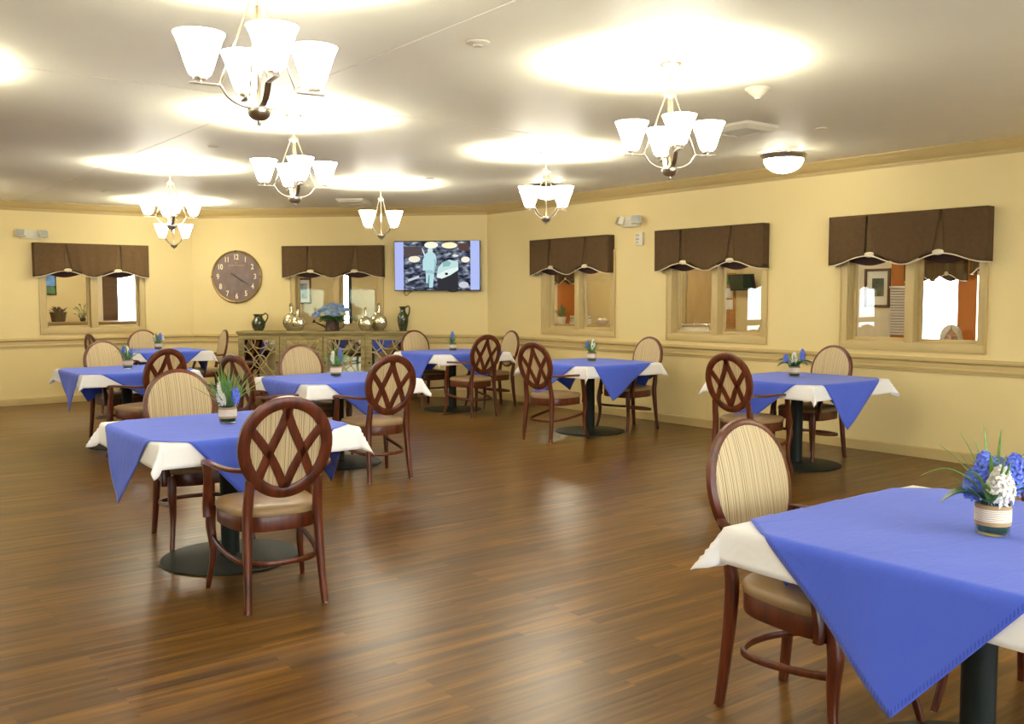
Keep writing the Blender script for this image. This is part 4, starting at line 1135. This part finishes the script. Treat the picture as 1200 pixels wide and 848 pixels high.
M['dome_fill'] = emat('added fill dome back room', (1.0, .92, .72), 88.0)
def added_room_light(label, x, y):  # unseen ceiling dome, added only to brighten a back room
    d = make_dome(label, (x, y, ZC)); d['label'] = label
    for c in children(d):
        if c.name.startswith('glass_dome'): c.data.materials[0] = M['dome_fill']
for x, y, lab in ((10.0, 5.2, 'unseen dome added to light the room behind the rightmost window'), (10.0, 8.6, 'unseen dome added to light the room behind the middle window'), (10.3, 12.0, 'unseen dome added to light the room behind the window nearest the television'),
                  (3.6, 15.9, 'unseen dome added to light the room behind the far left window'), (7.0, 14.2, 'unseen dome added to light the room behind the sideboard window')):
    added_room_light(lab, x, y)

# --- behind the rightmost window
pf = thing('framed_picture', 'dark-framed picture with white mat seen through the rightmost window', 'picture', (XE, 7.335, 1.555), RR)
b = MB()
fw, fh, t = .38, .52, .035
for x, z, w, h in ((-fw / 2 + t / 2, 0, t, fh), (fw / 2 - t / 2, 0, t, fh), (0, fh / 2 - t / 2, fw - 2 * t, t), (0, -fh / 2 + t / 2, fw - 2 * t, t)): b.box((x, -.015, z), (w, .03, h), bev=.004)
b.build('frame', M['darkwood'], pf, 30)
b = MB(); b.box((0, -.008, 0), (fw - 2 * t, .01, fh - 2 * t)); b.build('mat_board', M['mat'], pf, 0)
b = MB(); b.box((.01, -.016, .01), (.17, .006, .24)); b.build('print', pmat('dark green print', (.06, .075, .05), .5, vary=(9, .9)), pf, 0)
vb = thing('window_blind', 'white slatted blind on the orange wall, seen through the rightmost window', 'blind', (XE, 7.0, 0), RR)
for k in range(17):
    b = MB(); b.box((0, -.03, .95 + k * .036), (.27, .004, .028), Matrix.Rotation(R(20), 3, 'X')); b.build('slat', M['whiteplastic'], vb, 0)
b = MB(); b.box((0, -.03, 1.565), (.28, .035, .03)); b.build('headrail', M['whiteplastic'], vb, 30)
v_in = place(val, (XE, 6.50, -.10), RR, 'brown valance over the bright window behind the seated woman'); v_in.scale = (.52, 1, 1)
v_in = place(val, (XE, 5.74, -.02), RR, 'brown-gold valance at the right of the room behind the rightmost window'); v_in.scale = (.38, 1, 1)

# --- behind the middle window
dr = bpy.data.objects.new('door_1', None); COL.objects.link(dr); dr.location = (XE, 10.41, 0); dr.rotation_euler = (0, 0, RR); struct(dr)
b = MB()
for x in (-.36, .36): b.box((x, -.03, 1.06), (.09, .06, 2.12), bev=.006)
b.box((0, -.03, 2.16), (.81, .06, .10), bev=.006); b.build('door_frame', M['trim'], dr, 30)
b = MB(); b.box((0, -.02, 1.05), (.63, .04, 2.08), bev=.004)
b.box((0, -.042, 1.5), (.40, .012, .82), bev=.004); b.box((0, -.042, .55), (.40, .012, .72), bev=.004); b.build('door_panel', M['door'], dr, 30)
b = MB(); b.lathe([(0, 0), (.028, 0), (.028, .008), (.010, .012), (.010, .04), (.026, .05), (.026, .066), (0, .072)], 18, Matrix.Translation(V(.25, -.04, 1.0)) @ RX); b.build('handle', M['nickel'], dr, 50)
b = MB()
for z in (.35, 1.75): b.box((-.31, -.045, z), (.035, .02, .12), bev=.002)
b.box((-.315, -.043, 1.63), (.03, .02, .22)); b.build('hinge', M['lens'], dr, 30)
wt = thing('hanging_screen', 'dark wedge-shaped screen on the wall seen through the middle window', 'television', (XE, 9.50, 1.66), RR)
b = MB(); rt = Matrix.Rotation(R(14), 3, 'X'); b.box((0, -.16, 0), (.46, .05, .25), rt, .008); b.build('bezel', M['tvblack'], wt, 30)
b = MB(); b.box(V(0, -.16, 0) + rt @ V(0, -.026, 0), (.42, .004, .21), rt); b.build('screen', pmat('dark green glass', (.008, .03, .024), .12), wt, 0)
b = MB(); b.box((0, -.07, .02), (.10, .14, .06), bev=.004); b.build('bracket', M['tvblack'], wt, 30)
bb = thing('notice_board', 'orange cork notice board with pinned papers, seen through the middle window', 'notice board', (XE, 9.86, 1.40), RR)
b = MB(); b.box((0, -.012, -.02), (.22, .024, .86), bev=.003); b.build('board', pmat('orange cork', (.46, .20, .05), .9, vary=(60, .3)), bb, 30)
for z, mm in ((.30, M['leaf']), (.10, M['mat']), (-.08, M['mat'])):
    b = MB(); b.box((.0, -.026, z), (.15, .003, .15)); b.build('paper', mm, bb, 0)
cw = thing('metal_frame_chair', 'chrome-framed chair with a white back just inside the middle window', 'chair', (9.75, 8.75, 0), R(128))
b = MB()
for sx in (-1, 1):
    b.tube(spline([(sx * .24, -.26, .02), (sx * .23, -.22, .45), (sx * .20, -.27, 1.0), (sx * .15, -.28, 1.06), (0, -.28, 1.07)], 6), .012, 8); b.tube([(sx * .23, .24, .02), (sx * .23, .22, .46)], .012, 8)
    b.tube([(sx * .23, .22, .46), (sx * .23, -.22, .46)], .012, 8)
    b.tube(spline([(sx * .14, -.285, .70), (sx * .13, -.295, .98), (sx * .08, -.30, 1.02), (0, -.30, 1.025)], 5), .008, 6)
b.build('tube_frame', M['chrome'], cw, 180)
b = MB(); b.box((0, -.275, .88), (.36, .03, .30), Matrix.Rotation(R(6), 3, 'X'), .012); b.build('backrest', M['whiteplastic'], cw, 40)
b = MB(); b.box((0, 0, .475), (.46, .46, .05), bev=.02); b.build('seat', M['whiteplastic'], cw, 40)

# --- behind the window nearest the television
ct = thing('long_counter', 'tan counter along the far wall, seen through the window nearest the television', 'counter', (XE - .32, 13.1, 0), RR)
b = MB(); b.box((0, 0, .47), (2.34, .56, .86), bev=.005); b.build('cabinet_body', M['darkwood'], ct, 30)
b = MB(); b.box((0, 0, .925), (2.40, .62, .05), bev=.008); b.build('countertop', M['tanwood'], ct, 30)
for k in range(4):
    b = MB(); b.box((-.86 + k * .575, -.285, .47), (.54, .02, .74), bev=.004); b.build('cabinet_door', M['tanwood'], ct, 30)
CTZ = .951
v_in = place(val, (XE, 13.85, -.05), RR, 'reddish brown valance in the room behind the window nearest the television'); v_in.scale = (.55, 1, 1)
pp = thing('potted_plant', 'spiky green potted plant on the counter behind the window nearest the television', 'plant', (XE - .3, 13.55, CTZ))
b = MB(); b.lathe([(0, 0), (.07, 0), (.09, .12), (.095, .13), (.085, .13), (.08, .115), (0, .11)], 20); b.build('pot', M['whiteplastic'], pp, 50)
b = MB()
for k in range(34):
    a = rng.uniform(0, 2 * PI); l_ = rng.uniform(.15, .30); t = rng.uniform(.2, .9)
    leaf_blade(b, (0, 0, .11), (l_ * t * math.cos(a), l_ * t * math.sin(a), .12 + l_ * (1.1 - t * .7)), .022, .02, rng)
solid(b.build('fronds', M['leaf'], pp, 180), .001)
tl = thing('table_lamp', 'small lamp with a yellow lit shade at the left of that counter', 'lamp', (XE - .3, 14.15, CTZ))
b = MB(); b.lathe([(0, 0), (.06, 0), (.06, .015), (.02, .03), (.03, .09), (.012, .14), (.008, .20), (0, .20)], 20); b.build('base', M['nickel'], tl, 50)
b = MB(); b.lathe([(.09, .15), (.065, .36), (.063, .36), (.088, .15)], 24); b.build('lamp_shade', M['yellowshade'], tl, 60)
ph = thing('desk_phone', 'pale desk telephone beside the yellow lamp', 'telephone', (XE - .35, 13.98, CTZ), R(60))
b = MB(); b.box((0, 0, .03), (.20, .18, .05), Matrix.Rotation(R(12), 3, 'X'), .01); b.build('body', M['whiteplastic'], ph, 40)
b = MB(); b.box((-.06, 0, .075), (.05, .19, .03), Matrix.Rotation(R(12), 3, 'X'), .012); b.build('handset', M['lens'], ph, 40)
for k, (mm, dx, lab) in enumerate(((M['whiteplastic'], .0, 'white box file at the bottom of the stack behind that window'), (M['lens'], .01, 'grey binder in the middle of the stack behind that window'), (M['clockdark'], -.01, 'black binder on top of the stack behind that window'))):
    bi = thing('box_binder', lab, 'binder', (XE - .3 + dx, 13.02, CTZ + .056 * k), R(4 * k - 90), 'stacked binders')
    b = MB(); b.box((0, 0, .003), (.30, .26, .005)); b.box((0, 0, .052), (.30, .26, .005)); b.box((-.148, 0, .027), (.005, .26, .05)); b.build('cover', mm, bi, 0)
    b = MB(); b.box((.003, 0, .0275), (.285, .25, .044)); b.build('pages', M['mat'], bi, 0)
bw = thing('white_bowl', 'white rounded bowl at the right of the binders', 'bowl', (XE - .3, 12.45, CTZ))
b = MB(); b.lathe([(0, 0), (.05, 0), (.09, .03), (.12, .08), (.122, .085), (.112, .08), (.08, .035), (0, .02)], 24); b.build('bowl', M['whiteplastic'], bw, 60)
b = MB()
for k in range(5): b.ball((.05 * math.cos(k * 1.26), .05 * math.sin(k * 1.26), .085), .035, 2)
b.build('rolls', M['mat'], bw, 180)

# --- behind the left window
cs = thing('low_credenza', 'tan low credenza seen through the left window', 'cabinet', (3.9, 16.3, 0))
b = MB(); b.box((0, 0, .535), (3.0, .40, .99), bev=.006); b.build('body', M['tanwood'], cs, 30)
b = MB(); b.box((0, 0, 1.055), (3.06, .46, .04), bev=.006); b.build('top', M['tanwood'], cs, 30)
for k in range(4): b = MB(); b.box((-1.1 + k * .735, -.205, .5), (.68, .02, .8), bev=.004); b.build('cabinet_door', M['tanwood'], cs, 30)
CZ = 1.076
wb = thing('wicker_basket', 'dark wicker basket at the left behind the left window', 'basket', (3.52, 16.3, CZ)); wb.scale = (.8, .8, .8)
b = MB(); b.lathe([(0, 0), (.12, 0), (.15, .17), (.158, .18), (.145, .18), (.115, .02), (0, .015)], 28, sy=.8); b.lathe([(.145, .170), (.16, .170), (.16, .19), (.145, .19)], 28, sy=.8); b.build('weave', M['wicker'], wb, 60)
ga = thing('dried_arrangement', 'dark leafy arrangement standing in the wicker basket', 'plant', (3.52, 16.3, CZ + .02)); ga.scale = (.8, .8, .8)
b = MB()
for k in range(30):
    a = rng.uniform(0, 2 * PI); l_ = rng.uniform(.08, .20); leaf_blade(b, (0, 0, .05), (l_ * math.cos(a), l_ * .8 * math.sin(a), .16 + rng.uniform(.02, .13)), .05, .02, rng)
solid(b.build('leaves', M['wicker'], ga, 180), .001)
p2 = thing('potted_plant', 'small loose potted plant left of the mullion behind the left window', 'plant', (3.88, 16.3, CZ)); p2.scale = (.75, .75, .7)
b = MB(); b.lathe([(0, 0), (.05, 0), (.065, .08), (.058, .08), (0, .07)], 20); b.build('pot', M['olive'], p2, 50)
b = MB()
for k in range(26):
    a = rng.uniform(0, 2 * PI); l_ = rng.uniform(.05, .17); z = rng.uniform(.08, .40)
    b.tube([(0, 0, .07), (.4 * l_ * math.cos(a), .4 * l_ * math.sin(a), z * .7), (l_ * math.cos(a), l_ * math.sin(a), z)], .003, 5)
    leaf_blade(b, (l_ * math.cos(a), l_ * math.sin(a), z), ((l_ + .07) * math.cos(a), (l_ + .07) * math.sin(a), z + .02), .045, .01, rng)
b.build('foliage', M['leaf'], p2, 180)
pc = thing('wall_picture', 'blue and green picture on the wall behind the left window', 'picture', (3.56, 17.2, 1.70))
b = MB(); b.box((0, -.012, 0), (.27, .024, .40), bev=.004); b.build('frame', M['olive'], pc, 30)
b = MB(); b.box((0, -.026, .06), (.23, .004, .24)); b.build('sky_print', pmat('blue print', (.10, .26, .62), .5, vary=(10, .6)), pc, 0)
b = MB(); b.box((0, -.026, -.125), (.23, .004, .11)); b.build('grass_print', pmat('green print', (.06, .20, .08), .5, vary=(10, .4)), pc, 0)
d2_ = bpy.data.objects.new('door_2', None); COL.objects.link(d2_); d2_.location = (4.55, 17.2, 0); struct(d2_)
b = MB(); b.box((-.02, -.03, 1.05), (.24, .05, 2.1), bev=.005); b.build('door_panel', M['darkwood'], d2_, 30)
b = MB(); b.box((-.19, -.035, 1.06), (.09, .06, 2.12), bev=.005); b.box((.50, -.03, 1.06), (.06, .05, 2.12), bev=.005); b.build('door_frame', M['pale'], d2_, 30)

# --- behind the sideboard window
def bl_(s, off, z): return bpos(s, off, z)
p3 = thing('framed_picture', 'pale blue picture in a white frame seen at the left of the sideboard window', 'picture', bl_(-5.98, -2.99, 1.56), ROT_B)
b = MB()
for x, z, w, h in ((-.15, 0, .03, .46), (.15, 0, .03, .46), (0, .215, .27, .03), (0, -.215, .27, .03)): b.box((x, -.012, z), (w, .024, h), bev=.003)
b.build('frame', M['darkwood'], p3, 30)
b = MB(); b.box((0, -.006, 0), (.27, .008, .40)); b.build('mat_board', M['mat'], p3, 0)
b = MB(); b.box((0, -.012, .0), (.17, .004, .27)); b.build('print', pmat('blue grey print', (.28, .40, .48), .5, vary=(12, .6)), p3, 0)
dd = bpy.data.objects.new('door_3', None); COL.objects.link(dd); dd.location = bl_(-5.2, -2.99, 0); dd.rotation_euler = (0, 0, ROT_B); struct(dd)
b = MB()
for x in (-.105, .105): b.box((x, -.02, 1.15), (.045, .05, 1.75))
b.build('door_frame', M['clockdark'], dd, 0)
ws = thing('serving_ledge', 'narrow ledge with wine glasses just behind the sideboard window', 'shelf', bl_(-4.35, -.36, 0), ROT_B)
b = MB(); b.box((0, 0, .985), (1.5, .34, .03), bev=.005); b.build('ledge_top', M['tanwood'], ws, 30)
for x in (-.7, .7): b = MB(); b.box((x, 0, .485), (.05, .30, .97), bev=.004); b.build('support', M['tanwood'], ws, 30)
g0 = None
for s, o_, lab in ((-4.37, -.33, 'wine glass seen left through the sideboard window'), (-4.28, -.36, 'wine glass second from left through the sideboard window'), (-4.20, -.32, 'wine glass seen right through the sideboard window')):
    if g0 is None:
        g0 = thing('wine_glass', lab, 'glass', bl_(s, o_, 1.001), 0, 'wine glasses behind the sideboard window')
        b = MB(); b.lathe([(0, 0), (.032, 0), (.032, .003), (.005, .008), (.004, .07), (.006, .075), (.030, .10), (.034, .13), (.028, .165), (.0265, .165), (.032, .13), (.028, .102), (0, .08)], 20); b.build('goblet', M['jar'], g0, 60)
    else: place(g0, bl_(s, o_, 1.001), 0, lab)

# ------------------------------------------------------------------ seated woman behind the rightmost window
WX, WY = 8.87, 4.735
FW = R(118)
pr_ = bpy.data.objects.new('person', None); COL.objects.link(pr_)
pr_.location = (WX, WY, 0); pr_.rotation_euler = (0, 0, FW)
tag(pr_, 'seated person with shoulder-length white hair and dark top behind the rightmost window', 'person')
def skin_mesh(name, pts, edges, root_i, sub=2):
    me = bpy.data.meshes.new(name); me.from_pydata([p[:3] for p in pts], edges, []); o = bpy.data.objects.new(name, me); COL.objects.link(o)
    o.modifiers.new('skin', 'SKIN')
    sv = me.skin_vertices[0].data
    for i, p in enumerate(pts):
        sv[i].radius = (p[3], p[4] if len(p) > 4 else p[3]); sv[i].use_root = (i == root_i)
    s = o.modifiers.new('sub', 'SUBSURF'); s.levels = s.render_levels = sub
    dg = bpy.context.evaluated_depsgraph_get(); ev = o.evaluated_get(dg)
    out = bpy.data.meshes.new_from_object(ev); bpy.data.objects.remove(o)
    return out
pts = [(0, -.05, .50, .135, .11), (0, -.075, .63, .125, .10), (0, -.05, .77, .135, .10), (0, -.03, .86, .085, .07), (0, -.005, .92, .048), (0, .015, .98, .05)]
ed = [(0, 1), (1, 2), (2, 3), (3, 4), (4, 5)]
for s in (-1, 1):
    k = len(pts)
    pts += [(s * .155, -.045, .845, .055), (s * .205, .02, .64, .044), (s * .15, .24, .60, .030), (s * .135, .30, .60, .034, .020)]
    ed += [(3, k), (k, k + 1), (k + 1, k + 2), (k + 2, k + 3)]
    for j, (dx, l_) in enumerate(((-.027, .072), (-.009, .082), (.009, .078), (.026, .062))):
        q = len(pts); pts += [(s * .135 + dx, .335, .598, .0095), (s * .135 + dx * 1.1, .335 + l_ * .5, .592, .0085), (s * .135 + dx * 1.1, .335 + l_, .570, .0070)]
        ed += [(k + 3, q), (q, q + 1), (q + 1, q + 2)]
    q = len(pts); pts += [(s * .135 - s * .040, .300, .596, .0105), (s * .135 - s * .058, .335, .590, .0085)]
    ed += [(k + 3, q), (q, q + 1)]
    q = len(pts); pts += [(s * .095, -.01, .495, .085), (s * .11, .36, .485, .062), (s * .11, .37, .28, .052), (s * .11, .36, .09, .038), (s * .12, .42, .050, .036, .034), (s * .125, .52, .036, .032, .026)]
    ed += [(0, q), (q, q + 1), (q + 1, q + 2), (q + 2, q + 3), (q + 3, q + 4), (q + 4, q + 5)]
body = skin_mesh('body', pts, ed, 0, 1)
b = MB(); b.bm.from_mesh(body)
HC = V(0, .035, 1.045)
t = bmesh.new(); bmesh.ops.create_uvsphere(t, u_segments=40, v_segments=28, radius=1)
for v in t.verts:
    x, y, z = v.co
    taper = 1 - .26 * max(0, -z) ** 1.3 * (1 if y > -.3 else .6)
    X = x * .072 * taper; Y = y * .092 * (1 - .10 * max(0, -z)); Z = z * .112
    if y > .3:
        Y += .027 * math.exp(-((x / (.13 + .10 * max(0, -z - .05))) ** 2) - ((z + .20) / (.13 if z < -.2 else .24)) ** 2)             # nose
        Y += .007 * math.exp(-((x / .35) ** 2) - ((z + .80) / .20) ** 2)              # chin
        Y += .005 * math.exp(-((z - .22) / .12) ** 2)                                # brow
        for sx in (-1, 1): Y -= .012 * math.exp(-(((x - sx * .42) / .22) ** 2) - ((z - .04) / .13) ** 2); Y += .006 * math.exp(-(((x - sx * .55) / .22) ** 2) - ((z + .28) / .16) ** 2)   # eye sockets
        Y += .005 * math.exp(-((x / .30) ** 2) - ((z + .47) / .10) ** 2)             # lips
    v.co = HC + V(X, Y, Z)
b.merge(t)
for sx in (-1, 1):
    b.ball(HC + V(sx * .074, -.008, -.008), .026, 2, (.35, .7, 1.1))
    b.ball(HC + V(sx * .030, .0765, .0115), .014, 2, (1.1, .6, .42)); b.ball(HC + V(sx * .030, .0755, -.0060), .013, 2, (1.05, .55, .36))
ob = b.build('body', M['skin'], pr_, 180)
rm = ob.modifiers.new('remesh', 'REMESH'); rm.mode = 'VOXEL'; rm.voxel_size = .0042; rm.use_smooth_shade = True
sm = ob.modifiers.new('smooth', 'SMOOTH'); sm.factor = .5; sm.iterations = 2
for sx in (-1, 1):
    b = MB(); b.ball(HC + V(sx * .030, .0735, .0035), .0105, 2, (1.15, 1, 1)); e = b.build('eye', M['eyewhite'], pr_, 180)
    b = MB(); b.ball(HC + V(sx * .030, .0825, .0035), .0048, 2, (1, .5, 1)); b.build('pupil', M['pupil'], e, 180)
    b = MB(); b.sweep([(*(HC + V(sx * q, .087 - (q - .03) ** 2 * 9, .030 + .004 * math.sin((q - .012) / .034 * PI))), .007, .005) for q in (.014, .022, .030, .038, .046)], ref=(0, 0, 1), n=6, power=2); b.build('eyebrow', M['hair'], pr_, 180)
b = MB(); b.ball(HC + V(0, .0905, -.052), .022, 2, (1.0, .28, .26)); b.build('lips', M['lips'], pr_, 180)
def hair_fn(u, v):
    tq = min(1, max(0, (v - .17) / .30)); open_ = 3 + 36 * tq * tq * (3 - 2 * tq)
    az = R(open_ + (360 - 2 * open_) * u)
    if v < .45:
        ph_ = v / .45 * PI / 2
        rr, zz = math.sin(ph_), math.cos(ph_)
        dz = .122 * zz
    else:
        rr = 1.0 + .10 * (v - .45); dz = -.20 * (v - .45) / .55
    wob = 1 + .035 * math.sin(9 * az + 4 * v) + .02 * math.sin(23 * az)
    return HC + V(math.sin(az) * .092 * rr * wob, math.cos(az) * .106 * rr * wob - .004, dz + .008)
b = MB(); b.grid(hair_fn, 64, 26); hr = b.build('hair', M['hair'], pr_, 180); solid(hr, .012)
pts = [(0, -.05, .47, .150, .125), (0, -.075, .63, .140, .115), (0, -.05, .77, .150, .115), (0, -.03, .865, .098, .085), (0, -.012, .905, .060)]
ed = [(0, 1), (1, 2), (2, 3), (3, 4)]
for s in (-1, 1):
    k = len(pts); pts += [(s * .157, -.045, .848, .066), (s * .207, .02, .64, .056), (s * .155, .225, .60, .042)]; ed += [(3, k), (k, k + 1), (k + 1, k + 2)]
me = skin_mesh('sweater', pts, ed, 0); me.materials.append(M['sweater']); o = bpy.data.objects.new('sweater', me); COL.objects.link(o); o.parent = pr_
pts = [(0, -.05, .475, .145, .12)]; ed = []
for s in (-1, 1):
    q = len(pts); pts += [(s * .095, -.01, .495, .098), (s * .11, .36, .485, .074), (s * .11, .37, .28, .064), (s * .11, .36, .10, .056)]; ed += [(0, q), (q, q + 1), (q + 1, q + 2), (q + 2, q + 3)]
me = skin_mesh('slacks', pts, ed, 0); me.materials.append(M['slacks']); o = bpy.data.objects.new('slacks', me); COL.objects.link(o); o.parent = pr_
for ob_ in (hr,): pass
cx, cy = WX + math.sin(FW) * .02, WY - math.cos(FW) * .02
pc_ = place(chair0, (cx, cy, -.0), FW, 'armchair carrying the white-haired person behind the rightmost window')
pc_.scale = (1.0, 1.0, .82)

# ------------------------------------------------------------------ world, camera
w = bpy.data.worlds.new('daylight'); sc.world = w; w.use_nodes = True
bg = w.node_tree.nodes['Background']; bg.inputs['Color'].default_value = (.86, .93, 1.0, 1); bg.inputs['Strength'].default_value = 17.0

cd = bpy.data.cameras.new('camera'); cam = bpy.data.objects.new('camera', cd); COL.objects.link(cam); sc.camera = cam
F_PX, PITCH, ROLL, YAW = 1128.77, -.0676, -.0024, .6524
cd.sensor_fit = 'HORIZONTAL'; cd.sensor_width = 36.0; cd.lens = 36.0 * F_PX / 1200.0
cd.clip_start = .05; cd.clip_end = 100
fwd = V(math.sin(YAW) * math.cos(PITCH), math.cos(YAW) * math.cos(PITCH), math.sin(PITCH))
rgt = V(math.cos(YAW), -math.sin(YAW), 0); upv = rgt.cross(fwd)
r2 = rgt * math.cos(ROLL) + upv * math.sin(ROLL); u2 = -rgt * math.sin(ROLL) + upv * math.cos(ROLL)
mt = Matrix((r2, u2, -fwd)).transposed().to_4x4(); mt.translation = V(0, 0, 1.45)
cam.matrix_world = mt
